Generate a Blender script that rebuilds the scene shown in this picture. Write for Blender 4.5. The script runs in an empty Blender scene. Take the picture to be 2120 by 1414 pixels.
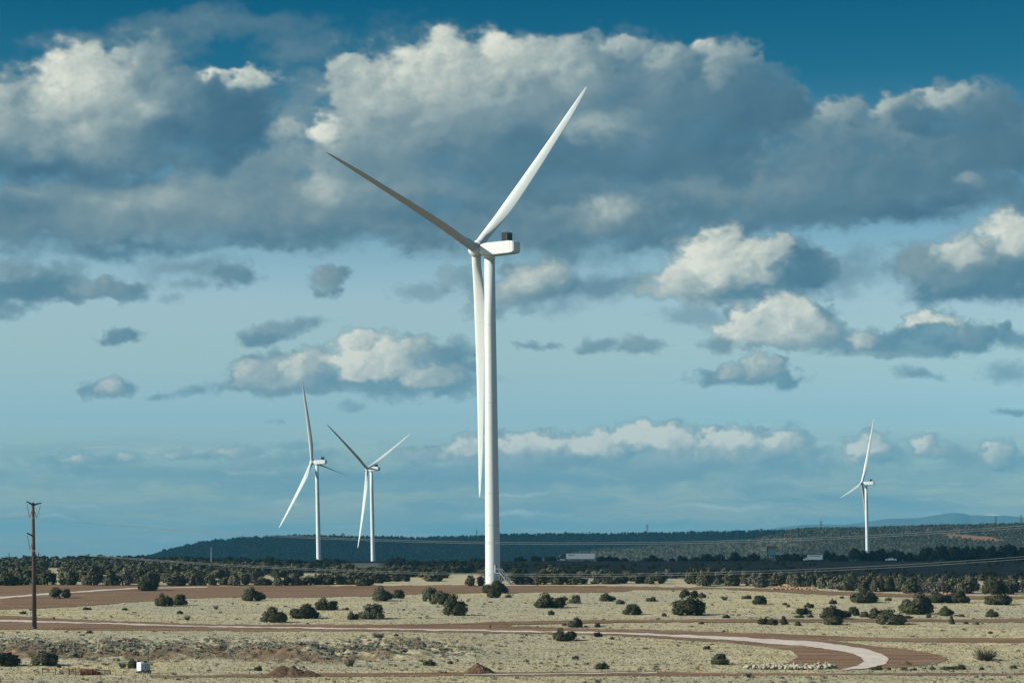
import bpy, bmesh, math, random
import numpy as np
from mathutils import Vector, Matrix, Euler
from mathutils.geometry import delaunay_2d_cdt

# ---------------------------------------------------------------- basics
F = 5370.0          # focal length of the lens in photo pixels (2120 wide)
CX, HY = 1060.0, 1160.0   # principal column and the row of the horizon
HC = 20.0           # eye height above datum
C = bpy.context.scene.collection
rng = np.random.default_rng(7)
R = math.radians

def thing(name, label, cat, loc=(0, 0, 0), rotz=0, group=None):
    o = bpy.data.objects.new(name, None)
    C.objects.link(o)
    o.empty_display_size = 0.5
    o.location = loc
    o.rotation_euler = (0, 0, rotz)
    tag(o, label, cat, group)
    return o

def tag(o, label=None, cat=None, group=None, kind=None):
    if label: o['label'] = label
    if cat: o['category'] = cat
    if group: o['group'] = group
    if kind: o['kind'] = kind
    return o

def link(name, me, parent=None):
    o = bpy.data.objects.new(name, me)
    C.objects.link(o)
    if parent is not None: o.parent = parent
    return o

def mesh_np(name, V, faces, mat=None, smooth=False, mats=None):
    """faces: (n,k) int array with k = 3 or 4, or a list of them"""
    me = bpy.data.meshes.new(name)
    V = np.asarray(V, dtype=np.float32)
    fl = faces if isinstance(faces, list) else [faces]
    fl = [np.asarray(f, dtype=np.int32) for f in fl if len(f)]
    me.vertices.add(len(V))
    me.vertices.foreach_set('co', V.ravel())
    nl = sum(f.size for f in fl); nf = sum(len(f) for f in fl)
    me.loops.add(nl)
    me.loops.foreach_set('vertex_index', np.concatenate([f.ravel() for f in fl]))
    me.polygons.add(nf)
    tot = np.concatenate([np.full(len(f), f.shape[1], np.int32) for f in fl])
    st = np.concatenate([[0], np.cumsum(tot)[:-1]]).astype(np.int32)
    me.polygons.foreach_set('loop_start', st)
    me.polygons.foreach_set('loop_total', tot)
    if smooth: me.polygons.foreach_set('use_smooth', np.ones(nf, bool))
    me.update(calc_edges=True)
    me.validate()
    if mat: me.materials.append(mat)
    return me

class MB:
    """collects boxes, tubes, lofts into ONE mesh"""
    def __init__(s): s.v = []; s.f = []
    def add(s, vs, fs):
        b = len(s.v); s.v += [tuple(v) for v in vs]; s.f += [tuple(i + b for i in f) for f in fs]
    def box(s, c, d, rot=None):
        x, y, z = d[0] / 2, d[1] / 2, d[2] / 2
        vs = [Vector((sx * x, sy * y, sz * z)) for sx in (-1, 1) for sy in (-1, 1) for sz in (-1, 1)]
        if rot is not None: vs = [rot @ v for v in vs]
        vs = [v + Vector(c) for v in vs]
        s.add(vs, [(0, 1, 3, 2), (4, 6, 7, 5), (0, 4, 5, 1), (2, 3, 7, 6), (0, 2, 6, 4), (1, 5, 7, 3)])
        return s
    def tube(s, pts, rad, n=8, caps=True):
        pts = [Vector(p) for p in pts]
        if not hasattr(rad, '__len__'): rad = [rad] * len(pts)
        rings = []
        for i, p in enumerate(pts):
            t = (pts[min(i + 1, len(pts) - 1)] - pts[max(i - 1, 0)]).normalized()
            a = Vector((0, 0, 1)) if abs(t.z) < 0.9 else Vector((1, 0, 0))
            u = t.cross(a).normalized(); w = t.cross(u)
            rings.append([p + rad[i] * (math.cos(k * 2 * math.pi / n) * u + math.sin(k * 2 * math.pi / n) * w) for k in range(n)])
        s.loft(rings, caps)
        return s
    def loft(s, rings, caps=True):
        n = len(rings[0]); vs = [v for r in rings for v in r]; fs = []
        for i in range(len(rings) - 1):
            for k in range(n):
                a, b = i * n + k, i * n + (k + 1) % n
                fs.append((a, b, b + n, a + n))
        if caps:
            fs.append(tuple(range(n))[::-1]); fs.append(tuple((len(rings) - 1) * n + k for k in range(n)))
        s.add(vs, fs)
        return s
    def build(s, name, mat, parent=None, smooth=False, bevel=0):
        me = bpy.data.meshes.new(name)
        me.from_pydata(s.v, [], s.f)
        bm = bmesh.new(); bm.from_mesh(me)
        bmesh.ops.recalc_face_normals(bm, faces=bm.faces)
        bm.to_mesh(me); bm.free()
        if smooth:
            me.polygons.foreach_set('use_smooth', np.ones(len(me.polygons), bool))
        me.materials.append(mat)
        o = link(name, me, parent)
        if bevel:
            m = o.modifiers.new('bevel', 'BEVEL'); m.width = bevel; m.segments = 2; m.limit_method = 'ANGLE'
        return o

# ---------------------------------------------------------------- noise
def _hash(ix, iy, seed):
    h = (ix * 374761393 + iy * 668265263 + seed * 1442695041) & 0xFFFFFFFF
    h = ((h ^ (h >> 13)) * 1274126177) & 0xFFFFFFFF
    return ((h ^ (h >> 16)) & 0xFFFFFF) / float(0xFFFFFF)
def vnoise(x, y, seed=0):
    x = np.asarray(x, float); y = np.asarray(y, float)
    ix = np.floor(x).astype(np.int64); iy = np.floor(y).astype(np.int64)
    fx = x - ix; fy = y - iy
    fx = fx * fx * (3 - 2 * fx); fy = fy * fy * (3 - 2 * fy)
    a = _hash(ix, iy, seed); b = _hash(ix + 1, iy, seed); c = _hash(ix, iy + 1, seed); d = _hash(ix + 1, iy + 1, seed)
    return (a + (b - a) * fx) * (1 - fy) + (c + (d - c) * fx) * fy
def fbm(x, y, seed=0, o=4):
    t = 0; a = 0.5
    for i in range(o):
        t = t + a * (vnoise(x * 2 ** i, y * 2 ** i, seed + i * 17) * 2 - 1); a *= 0.5
    return t
def sstep(a, b, x):
    t = np.clip((np.asarray(x, float) - a) / (b - a), 0, 1); return t * t * (3 - 2 * t)

# ---------------------------------------------------------------- terrain
PROF = np.array([(340, 1440), (387, 1401), (425, 1371), (445, 1341), (486, 1303), (540, 1270), (600, 1243), (650, 1226),
                 (690, 1213.5), (706, 1208.5), (760, 1203), (850, 1194), (1000, 1181), (1200, 1170), (1360, 1163.5),
                 (1600, 1164.5), (2000, 1177), (2200, 1183), (2800, 1177), (3300, 1170), (4500, 1163.5), (8000, 1161.2), (14000, 1160.6), (30000, 1160.3)])
def pchip(xs, ys):
    h = np.diff(xs); dl = np.diff(ys) / h; m = np.zeros(len(xs))
    for i in range(1, len(xs) - 1):
        if dl[i - 1] * dl[i] > 0:
            w1 = 2 * h[i] + h[i - 1]; w2 = h[i] + 2 * h[i - 1]
            m[i] = (w1 + w2) / (w1 / dl[i - 1] + w2 / dl[i])
    m[0] = dl[0]; m[-1] = dl[-1]
    def f(x):
        x = np.asarray(x, float); i = np.clip(np.searchsorted(xs, x) - 1, 0, len(xs) - 2)
        t = (x - xs[i]) / h[i]
        return ((2 * t ** 3 - 3 * t ** 2 + 1) * ys[i] + (t ** 3 - 2 * t ** 2 + t) * h[i] * m[i]
                + (-2 * t ** 3 + 3 * t ** 2) * ys[i + 1] + (t ** 3 - t ** 2) * h[i] * m[i + 1])
    return f
_prof = pchip(PROF[:, 0], PROF[:, 1])
def bank_mask(x, d):
    """where the eroded red bank stands (0..1), in world metres"""
    u = x / np.maximum(d, 1) * F + CX
    return 1 - sstep(760, 1120, u)
def bank_centre(x): return 441 + 3.0 * fbm(x / 14.0, x * 0 + 3.3, 5, 3)
def zground(x, d, noise=True):
    x = np.asarray(x, float); d = np.asarray(d, float)
    dd = np.clip(d, 340, 29999)
    row = _prof(dd)
    bm_ = bank_mask(x, dd)
    dc = dd - bank_centre(x)
    bump = -21 * np.exp(-np.where(dc > 0, dc / 24.0, dc / 7.0) ** 2)
    z = HC - (row + bump * bm_ - HY) / F * dd
    if noise:
        amp = sstep(6000, 1500, dd)
        z = z + amp * (0.16 * fbm(x / 16, d / 16, 1, 3) + 0.10 * fbm(x / 3.1, d / 3.1, 2, 2))
        er = bm_ * np.exp(-((dd - 436) / 9.0) ** 2)
        z = z + er * (1.25 * fbm(x / 6.0, d / 7.0, 9, 4) + 0.55 * fbm(x / 1.8, d / 2.2, 19, 2))
    return z
# table that turns a photo position into a place on the ground
_TD = np.concatenate([np.linspace(340, 760, 1400), np.linspace(760.5, 1375, 700)])
_TP = np.arange(-600, 2740, 20.0)
_TR = []
for p in _TP:
    xs = (p - CX) / F * _TD
    r = HY + (HC - zground(xs, _TD, False)) * F / _TD
    _TR.append(np.minimum.accumulate(r))
_TR = np.array(_TR)
def at(px, py, lift=0.0):
    px = np.atleast_1d(np.asarray(px, float)); py = np.atleast_1d(np.asarray(py, float))
    i = np.clip(((px - _TP[0]) / 20).round().astype(int), 0, len(_TP) - 1)
    d = np.empty_like(py)
    for k in np.unique(i):
        s = i == k
        d[s] = np.interp(-py[s], -_TR[k], _TD)
    x = (px - CX) / F * d
    return np.stack([x, d, zground(x, d) + lift], 1)
def at1(px, py, lift=0.0): return Vector(at(px, py, lift)[0])
def world(px, py, d): return Vector(((px - CX) / F * d, d, HC - (py - HY) / F * d))

# ---------------------------------------------------------------- materials
def newmat(name):
    m = bpy.data.materials.new(name); m.use_nodes = True
    nt = m.node_tree; b = nt.nodes['Principled BSDF']
    return m, nt, b
def N(nt, typ, **kw):
    n = nt.nodes.new(typ)
    ins = kw.pop('ins', {})
    for k, v in kw.items(): setattr(n, k, v)
    for k, v in ins.items():
        if hasattr(v, 'is_output') or isinstance(v, bpy.types.NodeSocket): nt.links.new(v, n.inputs[k])
        else: n.inputs[k].default_value = v
    return n
def ramp(nt, fac, stops, interp='LINEAR'):
    r = nt.nodes.new('ShaderNodeValToRGB'); nt.links.new(fac, r.inputs[0])
    r.color_ramp.interpolation = interp
    e = r.color_ramp.elements
    while len(e) < len(stops): e.new(0.5)
    for i, (p, c) in enumerate(stops):
        e[i].position = p; e[i].color = (*c, 1)
    return r.outputs[0]
def mixc(nt, f, a, b, typ='MIX'):
    n = nt.nodes.new('ShaderNodeMix'); n.data_type = 'RGBA'; n.blend_type = typ
    for k, v in ((0, f), (6, a), (7, b)):
        if isinstance(v, bpy.types.NodeSocket): nt.links.new(v, n.inputs[k])
        else: n.inputs[k].default_value = (*v, 1) if isinstance(v, tuple) and len(v) == 3 else v
    return n.outputs[2]
def noise(nt, scale, detail=4, rough=0.55, vec=None, dist=0.0):
    n = N(nt, 'ShaderNodeTexNoise'); n.inputs['Scale'].default_value = scale
    n.inputs['Detail'].default_value = detail; n.inputs['Roughness'].default_value = rough
    n.inputs['Distortion'].default_value = dist
    if vec is not None: nt.links.new(vec, n.inputs['Vector'])
    return n.outputs['Fac']
def pos(nt): return N(nt, 'ShaderNodeNewGeometry').outputs['Position']
def maprange(nt, v, a, b, c=0.0, d=1.0, smooth=True):
    n = N(nt, 'ShaderNodeMapRange'); n.interpolation_type = 'SMOOTHSTEP' if smooth else 'LINEAR'
    nt.links.new(v, n.inputs[0])
    for k, q in ((1, a), (2, b), (3, c), (4, d)): n.inputs[k].default_value = q
    return n.outputs[0]
def bump(nt, b, h, strength=0.5, dist=0.2):
    n = N(nt, 'ShaderNodeBump'); n.inputs['Strength'].default_value = strength; n.inputs['Distance'].default_value = dist
    nt.links.new(h, n.inputs['Height']); nt.links.new(n.outputs[0], b.inputs['Normal'])

def simple(name, col, rough=0.5, metal=0.0, var=0.12, scale=3.0, spec=0.5):
    m, nt, b = newmat(name)
    c0 = tuple(max(0, q * (1 - var)) for q in col); c1 = tuple(min(1, q * (1 + var)) for q in col)
    tc = N(nt, 'ShaderNodeTexCoord').outputs['Object']
    nt.links.new(mixc(nt, noise(nt, scale, 5, 0.6, tc), c0, c1), b.inputs['Base Color'])
    b.inputs['Roughness'].default_value = rough; b.inputs['Metallic'].default_value = metal
    b.inputs['Specular IOR Level'].default_value = spec
    return m

def mat_ground():
    m, nt, b = newmat('dry_grassland')
    p = pos(nt)
    st = N(nt, 'ShaderNodeMapping', ins={'Vector': p, 'Scale': (0.22, 0.5, 0.5)}).outputs[0]
    big = noise(nt, 0.022, 4, 0.6, p)
    mid = noise(nt, 0.55, 5, 0.65, st)
    fin = noise(nt, 1.6, 4, 0.7, p)
    straw = mixc(nt, maprange(nt, mid, 0.34, 0.66), (0.44, 0.385, 0.235), (0.64, 0.555, 0.335))
    grey = mixc(nt, maprange(nt, fin, 0.35, 0.68), (0.36, 0.335, 0.235), (0.56, 0.51, 0.36))
    g = mixc(nt, maprange(nt, big, 0.38, 0.62), straw, grey)
    st2 = N(nt, 'ShaderNodeMapping', ins={'Vector': p, 'Scale': (0.05, 0.42, 0.4)}).outputs[0]
    g = mixc(nt, maprange(nt, noise(nt, 0.9, 5, 0.65, st2), 0.50, 0.70, 0, .75), g, (0.30, 0.255, 0.165))
    g = mixc(nt, maprange(nt, noise(nt, 0.13, 5, 0.7, p), 0.60, 0.72, 0, .6), g, (0.34, 0.235, 0.155))
    yl = maprange(nt, noise(nt, 0.045, 3, 0.5, st), 0.60, 0.72)
    g = mixc(nt, yl, g, (0.62, 0.52, 0.26))
    # bare red soil where the bank is cut, dark scrub on the far plain
    at_s = N(nt, 'ShaderNodeAttribute', attribute_name='soil').outputs['Fac']
    at_d = N(nt, 'ShaderNodeAttribute', attribute_name='scrub').outputs['Fac']
    sn = N(nt, 'ShaderNodeMath', operation='ADD', ins={0: at_s, 1: noise(nt, 0.28, 5, 0.65, p)}).outputs[0]
    soilc = mixc(nt, maprange(nt, noise(nt, 0.35, 5, 0.7, p), 0.48, 0.74), (0.185, 0.130, 0.082), (0.34, 0.185, 0.105))
    g = mixc(nt, maprange(nt, sn, 0.86, 1.12), g, soilc)
    scr = mixc(nt, maprange(nt, noise(nt, 0.10, 5, 0.65, p), 0.40, 0.66), (0.029, 0.026, 0.022), (0.092, 0.082, 0.062))
    g = mixc(nt, at_d, g, scr)
    nt.links.new(g, b.inputs['Base Color'])
    b.inputs['Roughness'].default_value = 0.95; b.inputs['Specular IOR Level'].default_value = 0.1
    bump(nt, b, noise(nt, 1.1, 4, 0.65, p), 0.45, 0.35)
    return m
def mat_dirt(name, c0, c1, c2, s=0.25):
    m, nt, b = newmat(name)
    p = pos(nt)
    st = N(nt, 'ShaderNodeMapping', ins={'Vector': p, 'Scale': (0.16, 1.0, 1.0)}).outputs[0]
    a = mixc(nt, maprange(nt, noise(nt, s, 6, 0.7, st), 0.33, 0.68), c0, c1)
    a = mixc(nt, maprange(nt, noise(nt, 0.9, 4, 0.7, p), 0.55, 0.80), a, c2)
    s3 = N(nt, 'ShaderNodeMapping', ins={'Vector': p, 'Scale': (0.03, 0.9, 0.9)}).outputs[0]
    rut = noise(nt, 0.8, 4, 0.6, s3)
    a = mixc(nt, maprange(nt, rut, 0.56, 0.66, 0, .55), a, c0); a = mixc(nt, maprange(nt, rut, 0.44, 0.33, 0, .6), a, c2)
    nt.links.new(a, b.inputs['Base Color'])
    b.inputs['Roughness'].default_value = 0.95; b.inputs['Specular IOR Level'].default_value = 0.08
    bump(nt, b, noise(nt, 1.7, 5, 0.7, p), 0.5, 0.2)
    return m
def mat_leaf(name, dark, light, third, fac=0.25, through=0.0):
    m, nt, b = newmat(name)
    rnd = N(nt, 'ShaderNodeNewGeometry').outputs['Random Per Island']
    c = mixc(nt, rnd, dark, light)
    tc = N(nt, 'ShaderNodeTexCoord').outputs['Object']
    c = mixc(nt, maprange(nt, noise(nt, 2.2, 3, 0.6, tc), 0.48, 0.68, 0, fac), c, third)
    oi = N(nt, 'ShaderNodeObjectInfo').outputs['Random']
    hs = N(nt, 'ShaderNodeHueSaturation', ins={'Color': c, 'Value': maprange(nt, oi, 0, 1, 0.68, 1.32, False), 'Saturation': maprange(nt, oi, 0, 1, 1.1, 0.8, False)})
    nt.links.new(hs.outputs[0], b.inputs['Base Color'])
    if through:      # dry blades let the sun through
        tl = N(nt, 'ShaderNodeBsdfTranslucent', ins={0: hs.outputs[0]})
        mx = N(nt, 'ShaderNodeMixShader', ins={0: through, 1: b.outputs[0], 2: tl.outputs[0]})
        nt.links.new(mx.outputs[0], nt.nodes['Material Output'].inputs[0])
    b.inputs['Roughness'].default_value = 0.85; b.inputs['Specular IOR Level'].default_value = 0.12
    return m
def mat_white():
    m, nt, b = newmat('turbine_white_paint')
    tc = N(nt, 'ShaderNodeTexCoord').outputs['Object']
    st = N(nt, 'ShaderNodeMapping', ins={'Vector': tc, 'Scale': (1.0, 1.0, 0.05)}).outputs[0]
    c = mixc(nt, maprange(nt, noise(nt, 1.3, 5, 0.6, st), 0.35, 0.75), (0.84, 0.90, 0.88), (0.78, 0.84, 0.825))
    nt.links.new(c, b.inputs['Base Color'])
    b.inputs['Roughness'].default_value = 0.45
    b.inputs['Specular IOR Level'].default_value = 0.35
    return m
def mat_rust():
    m, nt, b = newmat('weathering_steel')
    tc = N(nt, 'ShaderNodeTexCoord').outputs['Object']
    st = N(nt, 'ShaderNodeMapping', ins={'Vector': tc, 'Scale': (1.5, 1.5, 0.12)}).outputs[0]
    c = mixc(nt, maprange(nt, noise(nt, 1.6, 5, 0.65, st), 0.3, 0.72), (0.052, 0.032, 0.025), (0.095, 0.058, 0.043))
    nt.links.new(c, b.inputs['Base Color']); b.inputs['Roughness'].default_value = 0.85
    return m
M = dict(
    ground=mat_ground(),
    dirt=mat_dirt('brown_dirt', (0.165, 0.100, 0.060), (0.285, 0.180, 0.110), (0.37, 0.265, 0.175)),
    gravel=mat_dirt('pale_gravel', (0.58, 0.505, 0.43), (0.74, 0.66, 0.575), (0.62, 0.52, 0.43), 0.8),
    asphalt=mat_dirt('old_asphalt', (0.040, 0.042, 0.045), (0.060, 0.060, 0.062), (0.05, 0.05, 0.05), 0.8),
    juniper=mat_leaf('juniper_needles', (0.026, 0.034, 0.018), (0.098, 0.096, 0.048), (0.145, 0.118, 0.055), .4),
    dark=mat_leaf('shade_dark_juniper', (0.012, 0.016, 0.011), (0.036, 0.040, 0.025), (0.04, 0.04, 0.025)),  # juniper copy for the highway trees, cloud shade put into its colour
    beltgrey=mat_leaf('grey_woodland_twigs', (0.085, 0.078, 0.065), (0.150, 0.138, 0.115), (0.13, 0.11, 0.08)),
    belt=mat_leaf('woodland_needles', (0.046, 0.050, 0.029), (0.120, 0.116, 0.064), (0.165, 0.138, 0.084), 0.5),
    shrub=mat_leaf('green_shrub', (0.040, 0.048, 0.020), (0.095, 0.098, 0.042), (0.12, 0.11, 0.05)),
    dead=mat_leaf('dead_twigs', (0.085, 0.078, 0.065), (0.175, 0.160, 0.135), (0.14, 0.125, 0.10)),
    sage=mat_leaf('sagebrush', (0.27, 0.26, 0.195), (0.46, 0.44, 0.325), (0.46, 0.39, 0.26), .3, .5),
    straw=mat_leaf('straw_blades', (0.51, 0.435, 0.245), (0.71, 0.605, 0.345), (0.55, 0.49, 0.32), 0.5, .55),
    hillwood=mat_leaf('hill_conifers', (0.010, 0.015, 0.010), (0.028, 0.032, 0.020), (0.034, 0.032, 0.022)),
    hillwood_b=mat_leaf('hill_junipers', (0.070, 0.074, 0.048), (0.098, 0.100, 0.064), (0.105, 0.10, 0.068)),
    bark=simple('juniper_bark', (0.11, 0.085, 0.065), 0.9, scale=8, var=0.3),
    white=mat_white(), rust=mat_rust(),
    blue_cap=simple('blue_painted_steel', (0.030, 0.060, 0.120), 0.6),
    seam=simple('seam_paint', (0.66, 0.72, 0.705), 0.5),
    black=simple('dark_radiator', (0.018, 0.022, 0.026), 0.6),
    dark_grey=simple('dark_grey_metal', (0.07, 0.075, 0.08), 0.5),
    grey=simple('grey_metal', (0.32, 0.34, 0.36), 0.5),
    galv=simple('galvanised_steel', (0.42, 0.44, 0.45), 0.45, 0.3),
    alu=simple('aluminium_conductor', (0.55, 0.58, 0.57), 0.5, 0.0),
    insul=simple('insulator', (0.10, 0.085, 0.08), 0.5),
    concrete=simple('concrete', (0.48, 0.46, 0.42), 0.9),
    redpaint=simple('red_brown_paint', (0.155, 0.050, 0.038), 0.8, var=0.3),
    paint=simple('white_paint', (0.86, 0.87, 0.88), 0.4),
    trailer=simple('polished_trailer_sheet', (0.90, 0.92, 0.93), 0.30, 0.5, var=0.04),
    boxpaint=simple('glossy_white_sheet', (0.90, 0.92, 0.93), 0.30, 0.45, var=0.04),
    cab=simple('dark_green_paint', (0.020, 0.045, 0.050), 0.35),
    tyre=simple('tyre_rubber', (0.020, 0.020, 0.022), 0.85),
    glass=simple('dark_glass', (0.02, 0.025, 0.03), 0.1),
    chrome=simple('polished_metal', (0.72, 0.74, 0.75), 0.25, 0.6),
    letter=simple('dark_lettering', (0.035, 0.06, 0.10), 0.6),
    letter2=simple('blue_lettering', (0.06, 0.22, 0.42), 0.6),
    bill=simple('billboard_blue', (0.17, 0.43, 0.54), 0.6, var=0.25, scale=0.6),
    bill_red=simple('billboard_red', (0.32, 0.13, 0.10), 0.7),
    wood=simple('weathered_wood', (0.115, 0.095, 0.080), 0.9, var=0.25),
    orange=simple('orange_marker', (0.55, 0.16, 0.05), 0.7),
    rock=simple('pale_sandstone', (0.44, 0.385, 0.29), 0.95, var=0.35, scale=1.2),
    rock2=simple('tan_sandstone', (0.42, 0.26, 0.15), 0.95, var=0.35, scale=1.2),
    mound=mat_dirt('mound_dirt', (0.110, 0.068, 0.045), (0.195, 0.124, 0.082), (0.23, 0.16, 0.11), 0.6),
)
# ---------------------------------------------------------------- ground sheet
OPENINGS = ((110, 1176, 1209, 24), (228, 1190, 1209, 30), (425, 1200, 1209, 20), (472, 1197, 1209, 34), (548, 1203, 1209, 20), (600, 1196, 1209, 62), (655, 1190, 1209, 34), (745, 1166, 1182, 40), (700, 1203, 1209, 20), (862, 1194, 1209, 18), (962, 1188, 1209, 40), (1085, 1196, 1209, 30), (1215, 1198, 1209, 34), (1415, 1200, 1212, 30))   # grassy gaps between the trees: place, first row, last row, half width
def build_ground():
    pin = np.arange(-360, 2481, 3.4)
    pl = -360 - np.geomspace(8, 9000, 34)[::-1]; pr = 2480 + np.geomspace(8, 9000, 34)
    P = np.concatenate([pl, pin, pr])
    rows = np.arange(1405, 1163.6, -0.75)
    dmid = np.interp(-rows, -_prof(_TD), _TD)
    dmid = np.unique(np.round(np.concatenate([dmid, np.arange(424, 452, 0.5)]), 2))
    D = np.concatenate([[20, 60, 120, 200, 280, 330, 350, 365, 378], dmid[dmid > 385],
                        np.geomspace(1372, 2300, 26)[1:], np.geomspace(2400, 29000, 40)])
    PP, DD = np.meshgrid(P, D)
    X = np.clip((PP - CX) / F * np.maximum(DD, 330), -8500, 8500)
    near = DD < 330
    Z = zground(X, np.maximum(DD, 340))
    V = np.stack([X, DD, Z], -1).reshape(-1, 3)
    nr, nc = len(D), len(P)
    i = np.arange(nr - 1)[:, None] * nc + np.arange(nc - 1)[None, :]
    q = np.stack([i, i + 1, i + 1 + nc, i + nc], -1).reshape(-1, 4)
    me = mesh_np('ground', V, q, M['ground'], smooth=True)
    x, d = V[:, 0], V[:, 1]
    soil = bank_mask(x, d) * np.exp(-((d - bank_centre(x) + 6.5) / 9.0) ** 2)
    soil = soil * (0.62 + 0.55 * fbm(x / 11.0, d / 5.0, 31, 4)) + 0.25 * sstep(0.3, 0.5, fbm(x / 20.0, d / 9.0, 44, 3)) * (d < 520)
    a = me.attributes.new('soil', 'FLOAT', 'POINT'); a.data.foreach_set('value', np.clip(soil, 0, 1).astype(np.float32))
    u = x / np.maximum(d, 1) * F + CX
    edge = 735 + 130 * sstep(1100, 500, u) + 40 * fbm(x / 40.0, d / 60.0, 77, 3)
    scrub = sstep(edge, edge + 120, d)
    patch = sstep(0.12, 0.30, fbm(x / 26.0, d / 45.0, 52, 3)) * sstep(1150, 700, u) * sstep(1250, 950, d)
    scrub = scrub * (1 - 0.85 * patch)
    rw = HY + (HC - zground(x, d, False)) * F / np.maximum(d, 1)
    for a_, t_, b_, w_ in OPENINGS:
        scrub = scrub * (1 - sstep(w_ * 1.5, w_ * .7, np.abs(u - a_)) * sstep(t_ - 3, t_ + 2, rw) * (d < 1400))
    off = np.maximum(sstep(-360, -620, u), sstep(2480, 2740, u)); off = np.maximum(off, sstep(330, 250, d))  # unseen ground around the view, darkened like scrub to cut its bounced light
    scrub = np.maximum(scrub, off * (0.8 + .2 * fbm(x / 50., d / 50., 79, 3)))
    a = me.attributes.new('scrub', 'FLOAT', 'POINT'); a.data.foreach_set('value', scrub.astype(np.float32))
    tag(link('ground', me), kind='structure')
    return Z.min()
ZMIN = build_ground()

# ---------------------------------------------------------------- dirt sheets cut to the ground
def wiggle(poly, amp, seed, step=4.5):
    """a closed outline, resampled with an uneven edge"""
    out = []
    n = len(poly)
    for i in range(n):
        a, b = np.array(poly[i], float), np.array(poly[(i + 1) % n], float)
        k = max(1, int(np.linalg.norm(b - a) / step))
        for j in range(k):
            p = a + (b - a) * j / k
            p[1] += amp * (fbm(p[0] / 17.0, p[1] / 9.0 + seed, seed, 4) + .55 * fbm(p[0] / 4.0, p[1] / 2.0 + seed, seed + 5, 2))
            p[0] += amp * 3 * fbm(p[1] / 3.0, p[0] / 25.0 + seed, seed + 7, 3)
            out.append(p)
    return np.array(out)
def inside(poly, pts):
    c = np.zeros(len(pts), bool); n = len(poly); j = n - 1
    for i in range(n):
        xi, yi = poly[i]; xj, yj = poly[j]
        t = ((yi > pts[:, 1]) != (yj > pts[:, 1])) & (pts[:, 0] < (xj - xi) * (pts[:, 1] - yi) / (yj - yi + 1e-9) + xi)
        c ^= t; j = i
    return c
DIRT = []
def sheet(name, poly, mat, lift, amp=1.2, seed=1, dx=6.0, dy=0.9, keep=True):
    o = wiggle(poly, amp, seed)
    lo, hi = o.min(0), o.max(0)
    gx, gy = np.meshgrid(np.arange(lo[0], hi[0], dx), np.arange(lo[1], hi[1], dy))
    g = np.stack([gx.ravel() + (rng.random(gx.size) - .5) * 2, gy.ravel() + (rng.random(gx.size) - .5) * .3], 1)
    g = g[inside(o, g)]
    pts = [Vector((p[0], p[1] * 6)) for p in np.vstack([o, g])]
    edges = [(i, (i + 1) % len(o)) for i in range(len(o))]
    vv, _, ff, *_ = delaunay_2d_cdt(pts, edges, [], 1, 1e-4)
    q = np.array([(v[0], v[1] / 6) for v in vv])
    W = at(q[:, 0], q[:, 1], lift)
    tri = np.array([f for f in ff if len(f) == 3])
    # faces up
    A = W[tri[:, 1]] - W[tri[:, 0]]; B = W[tri[:, 2]] - W[tri[:, 0]]
    flip = (A[:, 0] * B[:, 1] - A[:, 1] * B[:, 0]) < 0
    tri[flip] = tri[flip][:, ::-1]
    me = mesh_np(name, W, tri, mat, smooth=True)
    if keep: DIRT.append(o)
    return tag(link(name, me), kind='structure')

def strip(top, bot): return list(top) + list(bot)[::-1]
# the graded pad at the foot of the big turbine
sheet('dirt_pad', strip([(-430, 1213), (200, 1210.5), (430, 1212.5), (700, 1212.5), (1010, 1211.5), (1100, 1211.5), (1340, 1214.5), (1520, 1217)],
                        [(-430, 1268), (60, 1261), (200, 1252), (330, 1242), (420, 1237), (520, 1238), (600, 1236.5), (760, 1235), (850, 1231), (1000, 1227.5), (1060, 1227), (1250, 1226), (1340, 1222), (1520, 1219)]),
      M['dirt'], 0.07, 1.6, 3)
sheet('dirt_track', strip([(1500, 1216.5), (1640, 1219), (1750, 1226), (1900, 1231), (2000, 1234), (2560, 1237)],
                          [(1500, 1220), (1640, 1227), (1750, 1233), (1900, 1236.5), (2000, 1240), (2560, 1242)]), M['dirt'], 0.11, 1.5, 5)
# the road that crosses the field and loops back at its end
sheet('dirt_shoulder', strip(
    [(-430, 1270), (0, 1275), (88, 1279), (250, 1287), (530, 1294), (800, 1292), (1000, 1290), (1060, 1296), (1200, 1301), (1350, 1303), (1590, 1311), (1700, 1316), (1830, 1319), (2560, 1324)],
    [(-430, 1303), (0, 1303.5), (150, 1304), (530, 1306), (800, 1307), (1000, 1310), (1060, 1311), (1200, 1313), (1350, 1320), (1500, 1330), (1590, 1340), (1640, 1348), (1652, 1359), (1642, 1366), (1630, 1371), (1600, 1378),
     (1720, 1382), (1735, 1386), (1850, 1382), (1940, 1374), (1966, 1365), (1940, 1355), (1880, 1345), (1800, 1336), (1700, 1324), (1830, 1327), (1960, 1330), (2560, 1333)][:]),
      M['dirt'], 0.07, 1.3, 8)
sheet('dirt_track', strip([(960, 1291), (1060, 1287.5), (1290, 1283), (1590, 1281.5), (2560, 1281.5)],
                          [(960, 1294), (1060, 1294), (1290, 1289), (1590, 1288), (2560, 1287.5)]), M['dirt'], 0.11, 1.0, 11)
sheet('dirt_track', strip([(310, 1399), (430, 1398), (530, 1395), (700, 1393), (900, 1391), (1000, 1391.5), (1300, 1390.5), (1590, 1393.5), (2560, 1393.5)],
                          [(310, 1402), (430, 1402), (530, 1402), (700, 1400), (900, 1399), (1000, 1399.5), (1300, 1399), (1590, 1397.5), (2560, 1398)]), M['dirt'], 0.07, 1.2, 13)
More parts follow.
